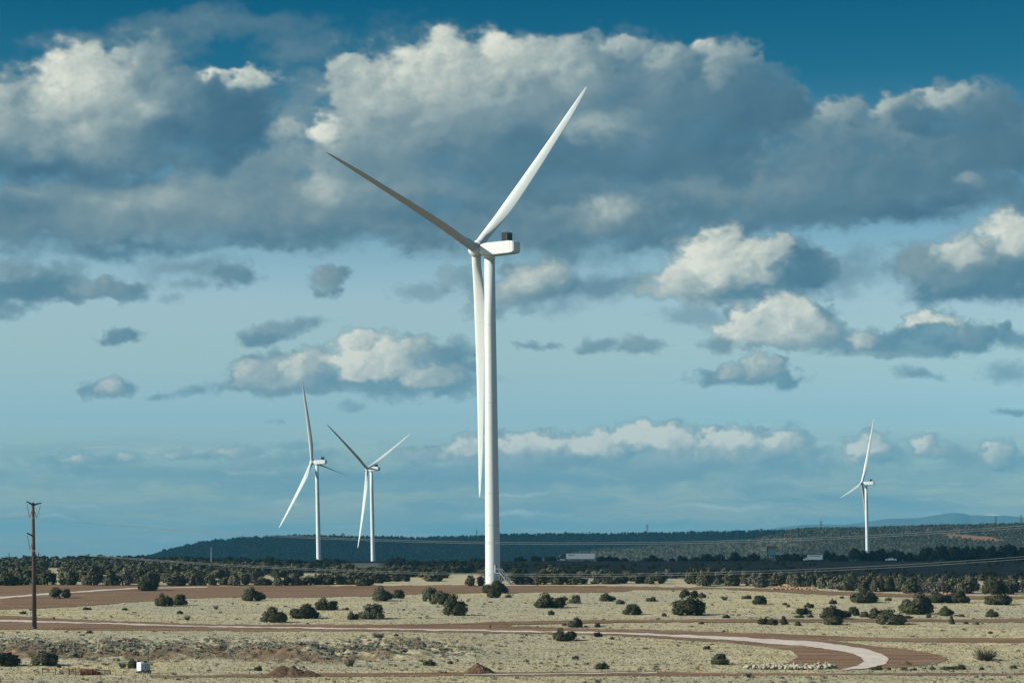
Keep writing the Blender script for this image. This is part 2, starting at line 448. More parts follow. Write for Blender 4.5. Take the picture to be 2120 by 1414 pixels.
# gravel
sheet('gravel_road', strip(
    [(-430, 1283), (0, 1284), (150, 1288.5), (300, 1292.5), (530, 1298.5), (800, 1301.5), (1060, 1306), (1200, 1308), (1350, 1312), (1500, 1317.5), (1590, 1324), (1680, 1329), (1740, 1336), (1790, 1344), (1825, 1355), (1840, 1366), (1835, 1374), (1800, 1383), (1755, 1387)],
    [(-430, 1286.5), (0, 1287.5), (150, 1291.5), (300, 1295), (530, 1301), (800, 1304), (1060, 1309), (1200, 1311), (1350, 1316), (1500, 1324), (1590, 1333.5), (1680, 1341), (1735, 1348), (1765, 1354), (1783, 1362), (1788, 1370), (1775, 1379), (1740, 1386)]),
      M['gravel'], 0.13, 1.0, 21, dy=0.7)
sheet('gravel_road', strip([(-430, 1238), (0, 1235.5), (100, 1228.5), (200, 1222), (285, 1217.5), (430, 1214.5)],
                           [(-430, 1242), (0, 1239), (100, 1231.5), (200, 1224.5), (285, 1219.5), (430, 1216)]), M['gravel'], 0.13, 0.5, 23, dy=0.7)
sheet('gravel_road', strip([(1010, 1211.6), (1060, 1211.2), (1110, 1211.8)], [(1010, 1213), (1060, 1212.6), (1110, 1213)]), M['gravel'], 0.13, 0.2, 24, dy=0.5)
sheet('gravel_road', strip([(960, 1396.5), (1060, 1395.3), (1200, 1394), (1360, 1392.8)], [(960, 1398.2), (1060, 1397), (1200, 1395.6), (1360, 1394)]), M['gravel'], 0.13, 0.5, 26, dy=0.5)

def highway():
    xs = np.linspace(-520, 520, 240)
    ys = 1361 + 0.0 * xs
    rows = []
    for off, h in ((-13, 0), (-11.5, .25), (11.5, .3), (13, 0)):
        z = zground(xs, ys + off) if h == 0 else zground(xs, ys, False) + 0.25 + h
        rows.append(np.stack([xs, ys + off, z - (0.5 if h == 0 else 0)], 1))
    V = np.vstack(rows); n = len(xs)
    i = np.arange(3)[:, None] * n + np.arange(n - 1)[None]
    q = np.stack([i, i + 1, i + 1 + n, i + n], -1).reshape(-1, 4)
    tag(link('highway', mesh_np('highway', V, q, M['asphalt'])), kind='structure')
highway()
HWZ = lambda x, d=1361: float(zground(x, 1361, False)) + 0.54

# ---------------------------------------------------------------- grass and sagebrush: stuff
def in_dirt(px, py):
    c = np.zeros(len(px), bool); p = np.stack([px, py], 1)
    for o in DIRT: c |= inside(o, p)
    return c
def tufts(name, n, prange, size, mat, seed, blades=4, flat=1.0, mask=None):
    r = np.random.default_rng(seed)
    px = r.uniform(-330, 2450, n); py = r.uniform(*prange, n)
    k = ~in_dirt(px, py + r.normal(0, 1.1, n)) | (r.random(n) < .035)
    if mask is not None: k &= mask(px, py, r)
    px, py = px[k], py[k]; n = len(px)
    base = at(px, py, -0.02)
    s = size[0] + (size[1] - size[0]) * r.random(n) ** 1.7
    ang = r.uniform(0, math.pi, (n, blades))
    lean = r.normal(0, 0.35, (n, blades, 2))
    hh = s[:, None] * r.uniform(0.7, 1.15, (n, blades)) * flat
    w = s[:, None] * r.uniform(0.35, 0.7, (n, blades))
    off = r.normal(0, 0.28, (n, blades, 2)) * s[:, None, None]
    cx = base[:, None, 0] + off[..., 0]; cy = base[:, None, 1] + off[..., 1]; cz = base[:, None, 2]
    ca, sa = np.cos(ang), np.sin(ang)
    A = np.stack([cx - ca * w, cy - sa * w, cz + 0 * w], -1)
    B = np.stack([cx + ca * w, cy + sa * w, cz + 0 * w], -1)
    T1 = np.stack([cx + ca * w * .7 + lean[..., 0] * hh, cy + sa * w * .7 + lean[..., 1] * hh, cz + hh], -1)
    T0 = np.stack([cx - ca * w * .5 + lean[..., 0] * hh, cy - sa * w * .5 + lean[..., 1] * hh, cz + hh * .85], -1)
    V = np.stack([A, B, T1, T0], 2).reshape(-1, 3)
    q = np.arange(len(V)).reshape(-1, 4)
    return tag(link(name, mesh_np(name, V, q, mat)), kind='stuff')
def grass_mask(px, py, r):
    bare = np.exp(-((py - 1350 - 6 * fbm(px / 60, px * 0, 12, 3)) / 13.0) ** 2) * (1 - sstep(700, 1050, px))
    return r.random(len(px)) > bare * 1.05
tufts('grass', 77000, (1214, 1432), (0.09, 0.23), M['straw'], 5, mask=grass_mask)
def sage_mask(px, py, r):
    bank = np.exp(-((py - 1338) / 15.0) ** 2) * (1 - sstep(800, 1150, px)) * sstep(-.45, .05, fbm(px / 50, py / 9, 18, 3))
    low = 0.035 + 0.07 * (py > 1365) + 0.12 * sstep(0.0, .3, fbm(px / 90, py / 14, 8, 3))
    return r.random(len(px)) < np.maximum(bank * 0.95, low)
tufts('sagebrush', 18500, (1222, 1430), (0.25, 0.62), M['sage'], 6, blades=7, flat=0.62, mask=sage_mask)

def bank_rim(px, py, r):
    return r.random(len(px)) < (1 - sstep(760, 1080, px)) * sstep(-.35, .15, fbm(px / 45, py / 6, 28, 3)) * np.exp(-((py - 1341) / 15.0) ** 2)
tufts('sagebrush', 3900, (1320, 1366), (0.42, 0.85), M['sage'], 9, blades=11, flat=0.42, mask=bank_rim)

# ---------------------------------------------------------------- hills
def hill(name, prof, d0, d1, mat, treeh, seed, zfoot, rough=2.0, back=1.35, step=5.0):
    xs = np.arange(prof[0][0], prof[-1][0] + 1, step)
    rows = np.interp(xs, [p[0] for p in prof], [p[1] for p in prof])
    nt_ = 46
    t = np.concatenate([np.linspace(0, 1, nt_), np.linspace(1.05, 1.6, 8)])
    T, X = np.meshgrid(t, xs, indexing='ij')
    D = d0 + (d1 - d0) * T
    zc = HC - (rows - HY) / F * d1 - treeh
    wx = (X - CX) / F * D
    prog = np.where(T <= 1, sstep(-0.06, 1.03, T), 1 - 0.8 * sstep(1.0, back + .25, T))
    gul = fbm(wx / 170.0, D / 260.0, seed, 4)
    Z = zfoot + (zc[None, :] - zfoot) * prog + rough * gul * np.sin(np.pi * np.clip(T, 0, 1)) + 0.8 * fbm(wx / 60., D / 60., seed + 3, 3) * (T > 0)
    Z = np.where(zc[None, :] < zfoot, np.minimum(Z, zfoot), Z)
    V = np.stack([wx, D, Z], -1).reshape(-1, 3)
    nc = len(xs)
    i = np.arange(len(t) - 1)[:, None] * nc + np.arange(nc - 1)[None]
    q = np.stack([i, i + 1, i + 1 + nc, i + nc], -1).reshape(-1, 4)
    o = tag(link(name, mesh_np(name, V, q, mat, smooth=True)), kind='structure')
    return o, V.reshape(len(t), nc, 3), xs, t
def blob_trees(name, base, h, w, mat, seed, nf=16, leaf=0.30):
    """many small trees, each a ragged cluster of faces with a tapering crown, in ONE mesh"""
    r = np.random.default_rng(seed); n = len(base)
    u = r.random((n, nf)); phi = r.uniform(0, 2 * math.pi, (n, nf))
    prof_ = np.sqrt(np.clip(1 - (np.abs(u - 0.35) / 0.66) ** 2, 0, 1)) * r.uniform(0.55, 1.05, (n, nf))
    c = np.stack([np.cos(phi) * prof_ * w[:, None] / 2, np.sin(phi) * prof_ * w[:, None] / 2, u * h[:, None]], -1)
    nrm = c / np.array([1, 1, 1]) - np.stack([0 * u, 0 * u, 0.35 * h[:, None] + 0 * u], -1)
    nrm += r.normal(0, 0.35, nrm.shape) * w[:, None, None] * .5
    nrm /= np.linalg.norm(nrm, axis=-1, keepdims=True) + 1e-6
    a = np.cross(nrm, r.normal(0, 1, nrm.shape)); a /= np.linalg.norm(a, axis=-1, keepdims=True) + 1e-6
    b = np.cross(nrm, a)
    s = (leaf * np.minimum(h, w))[:, None, None] * r.uniform(0.6, 1.3, (n, nf, 1))
    cc = base[:, None, :] + c
    V = np.stack([cc - b * s * .8, cc + a * s, cc + b * s * .8, cc - a * s], 2).reshape(-1, 3)
    q = np.arange(len(V)).reshape(-1, 4)
    me = mesh_np(name, V, q, mat, smooth=True)
    vn = (c - np.stack([0 * u, 0 * u, .3 * h[:, None] + 0 * u], -1)) / w[:, None, None]; vn /= np.linalg.norm(vn, axis=-1, keepdims=True) + 1e-6
    vn = vn + np.array([0, 0, .35]); vn /= np.linalg.norm(vn, axis=-1, keepdims=True)
    me.normals_split_custom_set_from_vertices(np.repeat(vn.reshape(-1, 3), 4, 0))
    return link(name, me)
def scatter_on(G, n, r, keep=None, tmax=45):
    nt_, nc, _ = G.shape
    a = r.uniform(0, tmax, n); b = r.uniform(0, nc - 1.001, n)
    i, j = a.astype(int), b.astype(int); fa, fb = (a - i)[:, None], (b - j)[:, None]
    p = (G[i, j] * (1 - fa) + G[i + 1, j] * fa) * (1 - fb) + (G[i, j + 1] * (1 - fa) + G[i + 1, j + 1] * fa) * fb
    if keep is not None: p = p[keep(p, r)]
    return p
def rowpx(p): return CX + p[:, 0] / p[:, 1] * F, HY + (HC - p[:, 2]) / p[:, 1] * F

def mat_hill(name, a, b, soil=False):
    m, nt, bs = newmat(name)
    p = pos(nt)
    c = mixc(nt, maprange(nt, noise(nt, 0.02, 5, 0.65, p), 0.35, 0.65), a, b)
    if soil:
        f = N(nt, 'ShaderNodeAttribute', attribute_name='soil').outputs['Fac']
        f = N(nt, 'ShaderNodeMath', operation='ADD', ins={0: f, 1: noise(nt, 0.035, 5, 0.7, p)}).outputs[0]
        c = mixc(nt, maprange(nt, f, 0.90, 1.15), c, mixc(nt, noise(nt, 0.05, 4, 0.6, p), (0.22, 0.115, 0.07), (0.38, 0.22, 0.14)))
    nt.links.new(c, bs.inputs['Base Color']); bs.inputs['Roughness'].default_value = 0.95
    bs.inputs['Specular IOR Level'].default_value = 0.05
    return m
rh = np.random.default_rng(31)
ridgeA, GA, xa, ta = hill('hill', [(225, 1166), (270, 1162), (300, 1157), (330, 1145), (380, 1132), (430, 1122), (500, 1115), (600, 1110.5), (700, 1111), (800, 1114), (900, 1112.5), (1060, 1106), (1200, 1104.5), (1350, 1102.5), (1500, 1100.5), (1600, 1098), (1700, 1097), (2300, 1092), (2700, 1094)],
                          4000, 4800, mat_hill('wooded_hill_soil', (0.026, 0.026, 0.019), (0.055, 0.050, 0.034)), 2.0, 3, 16.5, 3.0)
pa = scatter_on(GA, 17500, rh)
ha = rh.uniform(3.6, 6.4, len(pa)); ha[rh.random(len(ha)) < .12] *= 1.3
pxa, _ = rowpx(pa); ha *= np.where(pxa > 840, 0.72, 1.0)
tag(blob_trees('woodland', pa, ha, ha * rh.uniform(.75, 1.1, len(ha)), M['hillwood'], 41, 13, .34), kind='stuff')

ridgeB, GB, xb, tb = hill('hill', [(1090, 1164), (1140, 1155), (1200, 1141), (1300, 1131), (1400, 1125), (1500, 1121), (1560, 1116), (1605, 1107), (1640, 1098), (1700, 1096), (1800, 1095), (1950, 1089), (2120, 1086), (2300, 1084), (2600, 1082)],
                          3000, 3700, mat_hill('dry_hill_soil', (0.080, 0.080, 0.054), (0.125, 0.120, 0.080), True), 2.0, 13, 14.0, 5.0)
V = GB.reshape(-1, 3)
pxb, pyb = rowpx(V)
slope = np.exp(-(((pxb - 2010) / 95) ** 2 + ((pyb - (1113 + (pxb - 2010) * .085)) / 7.5) ** 2))
slope = np.maximum(slope, .8 * np.exp(-(((pxb - 1915) / 60) ** 2 + ((pyb - 1104.5) / 3.5) ** 2)))
a_ = ridgeB.data.attributes.new('soil', 'FLOAT', 'POINT'); a_.data.foreach_set('value', np.clip(slope, 0, 1).astype(np.float32))
def keepB(p, r):
    u, v = rowpx(p)
    s = np.exp(-(((u - 2010) / 95) ** 2 + ((v - (1113 + (u - 2010) * .085)) / 7.5) ** 2))
    dens = 0.35 + 0.65 * sstep(1600, 1700, u) + 0.25 * fbm(p[:, 0] / 120, p[:, 1] / 160, 61, 3)
    return (r.random(len(u)) < dens) & (s < 0.45 + .3 * r.random(len(u)))
pb = scatter_on(GB, 23000, rh, keepB)
hb = rh.uniform(1.9, 3.7, len(pb)); ub, vb = rowpx(pb); hb *= 1 + 0.55 * sstep(1130, 1100, vb)
tag(blob_trees('woodland', pb, hb, hb * rh.uniform(.7, 1.1, len(hb)), M['hillwood_b'], 43, 13, .33), kind='stuff')

def mat_mountain():
    m, nt, bs = newmat('mountain_rock')
    p = pos(nt)
    c = mixc(nt, noise(nt, 0.004, 5, 0.6, p), (0.06, 0.065, 0.06), (0.13, 0.125, 0.11))
    f = N(nt, 'ShaderNodeAttribute', attribute_name='snow').outputs['Fac']
    c = mixc(nt, f, c, (0.85, 0.87, 0.90))
    nt.links.new(c, bs.inputs['Base Color']); bs.inputs['Roughness'].default_value = 0.9
    return m
mt, GM, xm, tm_ = hill('mountains', [(1560, 1100), (1610, 1092), (1660, 1086), (1700, 1084.5), (1740, 1086), (1775, 1083), (1800, 1079), (1835, 1073.5), (1860, 1073), (1900, 1072), (1930, 1067), (1955, 1063), (1976, 1061), (1995, 1062.5), (2010, 1067), (2035, 1064.5), (2062, 1064), (2085, 1067), (2120, 1071), (2200, 1080), (2300, 1085)],
                       16500, 20000, mat_mountain(), 0.0, 23, 12.0, 26.0, step=4.0)
V = GM.reshape(-1, 3); u, v = rowpx(V)
sn = np.exp(-((u - 2062) / 26) ** 2) * sstep(1068.5, 1065.0, v)
a_ = mt.data.attributes.new('snow', 'FLOAT', 'POINT'); a_.data.foreach_set('value', np.clip(sn * 1.6, 0, 1).astype(np.float32))
# ---------------------------------------------------------------- wind turbines
HUBH = 90.2; BL = 69.7
def blade_mesh(beta):
    st = [(0.0, 2.5, 1.0, 14, 0), (0.02, 2.5, 1.0, 14, 0), (0.05, 2.55, .93, 14, .05), (0.09, 3.0, .66, 11, .5), (0.15, 3.4, .46, 10, .85), (0.20, 3.62, .38, 8.5, 1), (0.26, 3.65, .31, 7.5, 1),
          (0.35, 3.35, .27, 5.5, 1), (0.5, 2.9, .23, 3.5, 1), (0.65, 2.3, .21, 2, 1), (0.8, 1.85, .18, .5, 1), (0.9, 1.3, .17, 0, 1), (0.96, .85, .16, 0, 1), (0.99, .42, .15, 0, 1), (1.0, .10, .15, 0, 1)]
    n = 20; rings = []
    for s, ch, th, tw, af in st:
        b = R(beta + tw); ring = []
        for k in range(n):
            a = 2 * math.pi * k / n
            xc = (1 - math.cos(a)) / 2                         # 0 leading edge .. 1 trailing edge
            yt = 5 * 0.5 * (0.2969 * math.sqrt(xc) - .126 * xc - .3516 * xc ** 2 + .2843 * xc ** 3 - .1015 * xc ** 4) * 2
            ya = (yt * th * ch) * (1 if a < math.pi else -1) + .10 * th * ch * math.sin(math.pi * xc)
            xa = (xc - 0.32) * ch
            xr, yr = -math.cos(a) * ch / 2, math.sin(a) * ch / 2 * th
            x = xa * af + xr * (1 - af); y = ya * af + yr * (1 - af)
            c = Vector((math.sin(b), math.cos(b), 0)); nn = Vector((math.cos(b), -math.sin(b), 0))
            p = c * x + nn * y + Vector((-1.9 * s * s, 0, 1.15 + s * BL))
            ring.append(p)
        rings.append(ring)
    return rings
def make_turbine(beta):
    t = thing('wind_turbine', 'tall white three bladed wind turbine standing nearest, at the edge of the brown dirt pad', 'wind turbine', group='white wind turbines of the wind farm')
    tw = MB(); zs = [0, .3, 12, 24.6, 36, 48, 60, 72, HUBH - 2.1]
    tw.tube([(0, 0, z) for z in zs], [2.04 - .66 * z / HUBH for z in zs], 40)
    tower = tw.build('tower', M['white'], t, True)
    for zf in (16.0, 24.6, 49.0, 70.0):
        r = 2.04 - .66 * zf / HUBH
        MB().tube([(0, 0, zf - .06), (0, 0, zf + .06)], r + .035, 40).build('flange', M['seam'], tower, True)
    MB().tube([(0, 0, -1.2), (0, 0, .28)], 2.75, 32).build('foundation', M['concrete'], t)
    # stairs to the door on the far right of the tower
    s = MB(); A = Vector((2.0, -1.2, 3.15)); B = Vector((3.4, -1.2, 3.15)); Cc = Vector((6.2, -1.2, .05))
    s.box((2.55, -1.2, 3.1), (1.5, 1.2, .12))
    for dy in (-.55, .55):
        o = Vector((0, dy, 0))
        s.tube([B + o, Cc + o], .14, 6); s.tube([A + o + Vector((0, 0, 1.05)), B + o + Vector((0, 0, 1.05)), Cc + o + Vector((0, 0, 1.05))], .05, 6)
        for k in range(5):
            q = B.lerp(Cc, k / 4) + o; s.tube([q, q + Vector((0, 0, 1.05))], .035, 5)
    for k in range(14):
        s.box(B.lerp(Cc, (k + .5) / 14), (.26, 1.1, .05))
    s.tube([(3.2, -1.7, 0), (3.2, -1.7, 3.05)], .06, 6); s.tube([(3.2, -.7, 0), (3.2, -.7, 3.05)], .06, 6)
    s.build('entrance_stairs', M['galv'], t)
    MB().box((1.72, -1.2, 4.2), (.5, .95, 2.0)).build('door', M['grey'], tower, bevel=.05)
    # nacelle
    def sec(x, w, z0, z1, r):
        pts = []
        for cx_, cz_, a0 in ((w / 2 - r, z1 - r, 0), (-w / 2 + r, z1 - r, 90), (-w / 2 + r, z0 + r, 180), (w / 2 - r, z0 + r, 270)):
            for k in range(5):
                a = R(a0 + 90 * k / 4); pts.append(Vector((x, cx_ + r * math.cos(a), cz_ + r * math.sin(a))))
        return pts
    nc = MB(); nc.loft([sec(-2.5, 2.5, -1.2, 1.3, .9), sec(-2.1, 3.0, -1.4, 1.55, .7), sec(-.6, 3.6, -1.65, 1.75, .3), sec(2, 3.7, -1.65, 1.8, .25), sec(7.6, 3.7, -1.5, 1.85, .25)])
    nac = nc.build('nacelle', M['white'], t); nac.location = (0, 0, HUBH)
    rc = MB(); rc.loft([sec(7.6, 3.64, -1.46, 1.8, .25), sec(8.3, 3.6, -1.4, 1.75, .3), sec(8.75, 3.3, -1.2, 1.5, .45), sec(8.95, 2.6, -.85, 1.1, .6)])
    rc.build('rear_cover', M['white'], nac)
    MB().tube([(0, 0, -2.4), (0, 0, -1.5)], 1.5, 32).build('yaw_ring', M['white'], nac, True)
    # radiator on the roof
    cl = MB(); xa, xb, z0, z1 = 4.8, 6.4, 1.75, 4.15
    for x in (xa, xb):
        for y in (-1.2, 1.2): cl.box((x, y, (z0 + z1) / 2), (.2, .2, z1 - z0))
    for k in range(1, 7):
        for y in (-1.2, 1.2): cl.box((xa + (xb - xa) * k / 7, y, (z0 + z1) / 2), (.16, .08, z1 - z0 - .1))
    for y in (-1.2, 1.2): cl.box(((xa + xb) / 2, y, z1), (xb - xa + .3, .2, .16)); cl.box(((xa + xb) / 2, y, z0 + .15), (xb - xa + .3, .16, .16))
    for x in (xa, xb): cl.box((x, 0, z1), (.2, 2.4, .16)); cl.box((x, 0, (z0 + z1) / 2), (.1, 2.3, z1 - z0 - .3))
    cl.box((xa + .75, 0, (z0 + z1) / 2), (.12, 2.2, z1 - z0 - .4))
    cl.build('roof_cooler', M['black'], nac)
    for x, y, h in ((4.9, -1.2, 1.1), (5.6, -1.2, .8), (6.3, 1.2, 1.0)): MB().tube([(x, y, 4.2), (x, y, 4.2 + h)], .04, 5).build('wind_sensor', M['grey'], nac)
    # hub
    hb = MB(); prof = [(-6.6, .15), (-6.4, .75), (-5.9, 1.25), (-5.2, 1.65), (-4.4, 1.8), (-3.5, 1.75), (-2.9, 1.55), (-2.5, 1.4)]
    hb.loft([[Vector((x, r * math.cos(2 * math.pi * k / 28), r * math.sin(2 * math.pi * k / 28))) for k in range(28)] for x, r in prof])
    hub = hb.build('hub', M['white'], t, True)
    tilt = Matrix.Rotation(R(3.0), 4, 'Y')
    hub.matrix_local = Matrix.Translation((0, 0, HUBH)) @ tilt
    bm_ = MB(); bm_.loft(blade_mesh(beta))
    cl_ = MB(); cl_.tube([(0, 0, 1.0), (0, 0, 1.95)], [1.5, 1.42], 28)
    for k in range(3):
        b = bm_.build('blade', M['white'], t, True) if k == 0 else link('blade', b0.data, t)
        if k == 0: b0 = b
        c = cl_.build('root_collar', M['white'], b, True) if k == 0 else link('root_collar', c0.data, b)
        if k == 0: c0 = c
    return t
def pose(t, base, yaw, th, lean=0.0, tl=9.0):
    t.location = base; t.rotation_euler = (Matrix.Rotation(R(-lean), 3, 'Y') @ Matrix.Rotation(R(yaw), 3, 'Z')).to_euler()
    tilt = Matrix.Rotation(R(tl), 4, 'Y')
    for k, b in enumerate([c for c in t.children if c.name.split('.')[0] == 'blade']):
        b.matrix_local = Matrix.Translation((0, 0, HUBH)) @ tilt @ Matrix.Translation((-4.4, 0, 0)) @ Matrix.Rotation(R(-(th + 120 * k)), 4, 'X')
def copy_tree(o, parent=None):
    c = o.copy(); C.objects.link(c)
    if parent is not None: c.parent = parent
    for ch in list(o.children):
        k = copy_tree(ch, c); k.matrix_parent_inverse = ch.matrix_parent_inverse.copy()
    return c
t1 = make_turbine(77)
def tbase(px, d): 
    x = (px - CX) / F * d; return Vector((x, d, float(zground(x, d))))
specs = [(t1, 1020.5, 700, -32.5, 44.0, None, 0.58, 9.0),
         (None, 660.5, 2150, -23.8, -21.5, 'distant white wind turbine, left one of the pair, one blade straight up', 1.2, 6.8),
         (None, 773, 2290, -34.5, 62, 'distant white wind turbine, right one of the pair, two blades raised in a V', 1.2, 7.2),
         (None, 1796.5, 2730, -23, 16, 'far white wind turbine on its own beyond the highway, one blade crossing behind its tower', 1.2, 9.0)]
for o, px, d, yaw, th, lab, lean, tl in specs:
    t = o or copy_tree(t1)
    if lab: t['label'] = lab
    pose(t, tbase(px, d), yaw, th, lean, tl)
# bring the three far hubs to their photographed heights
# ---------------------------------------------------------------- transmission pole and wires
DP = 486.0
def PX(px, py, dd=0.0): return world(px, py, DP + dd)
t = thing('power_pole', 'tall rust brown steel power pole with V strung insulators beside the gravel road', 'power pole', at1(71.5, 1303))
o0 = t.location.copy()
def L(p): return Vector(p) - o0
top = L(PX(68.3, 1040)); bot = Vector((0, 0, 0))
MB().tube([bot, bot.lerp(top, .5), top], [.44, .36, .26], 16).build('shaft', M['rust'], t, True)
MB().tube([bot + Vector((0, 0, -.3)), bot.lerp(top, .022)], .46, 16).build('base_sleeve', M['blue_cap'], t)
def arm(p0, p1, r0=.20, r1=.10):
    return MB().tube([L(p0), L(p0).lerp(L(p1), .5) + Vector((0, 0, .05)), L(p1)], [r0, .15, r1], 8).build('cross_arm', M['rust'], t)
arm(PX(68, 1045), PX(54.5, 1038, -1.6)); arm(PX(68.5, 1045.5), PX(85.5, 1041, 1.8)); arm(PX(70, 1110.5), PX(55, 1103, -1.6))
def vstring(a, b, v):
    s = MB()
    for q in (a, b):
        q_ = L(q); v_ = L(v)
        s.tube([q_, q_.lerp(v_, .12)], .025, 5)
        for k in range(10):
            u = q_.lerp(v_, .12 + .80 * k / 10); w = q_.lerp(v_, .12 + .80 * (k + .7) / 10)
            s.tube([u, w], [.085, .05], 6)
        s.tube([q_.lerp(v_, .92), v_], .03, 5)
    s.build('insulator_string', M['insul'], t)
VA, VB, VC = PX(61, 1072, -1.0), PX(76.5, 1073, 1.2), PX(62, 1138, -1.0)
vstring(PX(55.5, 1041, -1.5), PX(67, 1054), VA); vstring(PX(84, 1044, 1.6), PX(70, 1054), VB); vstring(PX(56.5, 1105, -1.5), PX(68.5, 1118), VC)
def wire(label, v, dz, pts, left, thick=.028):
    co = np.polyfit([p[0] for p in pts], [p[1] for p in pts], 2)
    d0 = v.y; P = []
    vx = CX + v.x / v.y * F; vy = HY + (HC - v.z) / v.y * F
    for px in np.linspace(-420, vx, 8)[:-1]:
        s = (vx - px) / 200.; P.append(world(px, vy + dz + left * s - 3.0 * s * (1.0 - s * .3), d0))
    off = vy + dz - np.polyval(co, vx)
    for px in np.linspace(vx, 2560, 70):
        P.append(world(px, np.polyval(co, px) + off * max(0, 1 - (px - vx) / 500.0), d0 + 4 * (px - vx) / 2000.))
    o = MB().tube(P, thick, 6).build('power_line', M['alu'], None, True)
    # origin at the wire's own middle
    tag(o, label, 'power line', 'power lines strung from the brown pole')
upA = [(70, 1072.5), (600, 1109.5), (1060, 1124), (1500, 1117), (2120, 1088.5)]
upB = [(77, 1075), (600, 1112.5), (1060, 1127.5), (1500, 1120.5), (2120, 1093)]
lo = [(62, 1138), (300, 1156.5), (600, 1173.5), (1060, 1188.5), (1500, 1184), (2120, 1151.5)]
lo2 = [(62, 1139.5), (300, 1158.5), (600, 1176.5), (1060, 1192.5), (1500, 1188.5), (2120, 1156.5)]
wire('upper power line of the high pair, from the front arm of the pole', VA, 0, upA, 1.5)
wire('lower power line of the high pair, from the rear arm of the pole', VB, 0, upB, 2.5)
wire('upper power line of the low pair that sags across the woodland', VC, 0, lo, 2.0)
wire('lower power line of the low pair, the lowest wire of all', VC, 1.6, lo2, 2.0)

# ---------------------------------------------------------------- light tower trailer
b = at1(297, 1393.5); k = b.y / F          # metres per photo pixel here
t = thing('light_tower', 'white trailer mounted light tower with raised mast, beside a dark bush', 'light tower', b, R(32)); t.scale = (1.08, 1.08, 1.08)
MB().loft([[Vector((x, y, z)) for y, z in ((-.75, .42), (.75, .42), (.75, 1.50), (.6, 1.62), (-.6, 1.62), (-.75, 1.50))] for x in (-.72, -.16)]).build('generator_cabinet', M['paint'], t, bevel=.04)
lv = MB().box((.27, 0, .98), (.86, 1.40, 1.1))
lo_ = lv.build('engine_housing', M['trailer'], t, bevel=.03)
g = MB()
for q in range(8): g.box((.27, -.72, .56 + .11 * q), (.74, .04, .05))
g.build('louvre', M['dark_grey'], lo_)
MB().box((.05, 0, .38), (2.0, 1.2, .12)).tube([(.9, 0, .38), (1.7, 0, .42)], .05, 6).build('chassis', M['galv'], t)
for x in (-.50, .55):
    for y in (-.78, .78):
        w = MB().tube([(x, y - .10, .27), (x, y + .10, .27)], .27, 18).build('wheel', M['tyre'], t)
        MB().tube([(x, y - .112, .27), (x, y + .112, .27)], .12, 12).build('rim', M['paint'], w)
MB().box((.2, 0, 1.66), (.5, .4, .35)).tube([(-.1, .2, 1.6), (-.1, .2, 1.95)], .05, 8).build('exhaust', M['dark_grey'], t)
mh = 60 * k / 1.08
MB().tube([(.76, 0, .5), (.76, 0, mh * .55), (.76, 0, mh)], [.07, .06, .05], 8).build('mast', M['dark_grey'], t)
for x in (-.28, .05):
    for y in (-.2, .2):
        MB().box((.76 + x, y, mh + .02), (.26, .1, .22), Matrix.Rotation(R(20), 3, 'X')).build('lamp', M['paint'], t)
# ---------------------------------------------------------------- cattle pen
b = at1(150, 1398); k = b.y / F
def X(px): return (px - 150) * k
t = thing('livestock_pen', 'red brown pipe livestock pen with sloping loading ramp by the dirt track', 'livestock pen', b)
def post(px, h, y=0, r=.06): MB().tube([(X(px), y, -.3), (X(px), y, h)], r, 6).build('post', M['redpaint'], t)
for px, h, y in ((87.5, 1.15, 0), (115, 1.2, 0), (118, 1.0, 2.5), (136.5, 1.4, 2.5), (144, 1.0, 0), (148, .95, 2.0), (156.5, 1.25, 0), (168, 1.15, 0), (179, 1.1, 0), (190, 1.05, 0), (200, .85, 0), (213, .75, 2.0), (225, .7, 2.0)): post(px, h, y)
def rail(a, h0, b_, h1, y0=0, y1=0, r=.05): return ((X(a), y0, h0), (X(b_), y1, h1), r)
def panel(name, rs):
    m = MB()
    for p0, p1, r in rs: m.tube([p0, p1], r, 6)
    m.build(name, M['redpaint'], t)
panel('gate', [rail(87.5, .98, 115, .98), rail(87.5, .5, 115, .5)])
panel('gate', [rail(118, .75, 136.5, .98, 2.5, 2.5), rail(118, .55, 136.5, .6, 2.5, 2.5), rail(136.5, .65, 156, .62, 2.5, 0)])
panel('rail_panel', [rail(144, h, 190, h * .98) for h in (.25, .45, .65, .85, 1.0)])
panel('rail_panel', [rail(190, h, 225, h * .72, 0, 2.0) for h in (.3, .55, .8, .95)])
mr = MB(); mr.loft([[Vector((X(165), y, z)) for y, z in ((.25, 0), (1.2, 0), (1.2, .62), (.25, .62))], [Vector((X(188), y, z)) for y, z in ((.25, 0), (1.2, 0), (1.2, .88), (.25, .88))], [Vector((X(193), y, z)) for y, z in ((.25, 0), (1.2, 0), (1.2, .8), (.25, .8))], [Vector((X(216), y, z)) for y, z in ((.25, 0), (1.2, 0), (1.2, .08), (.25, .08))]])
mr.build('loading_ramp', M['redpaint'], t)
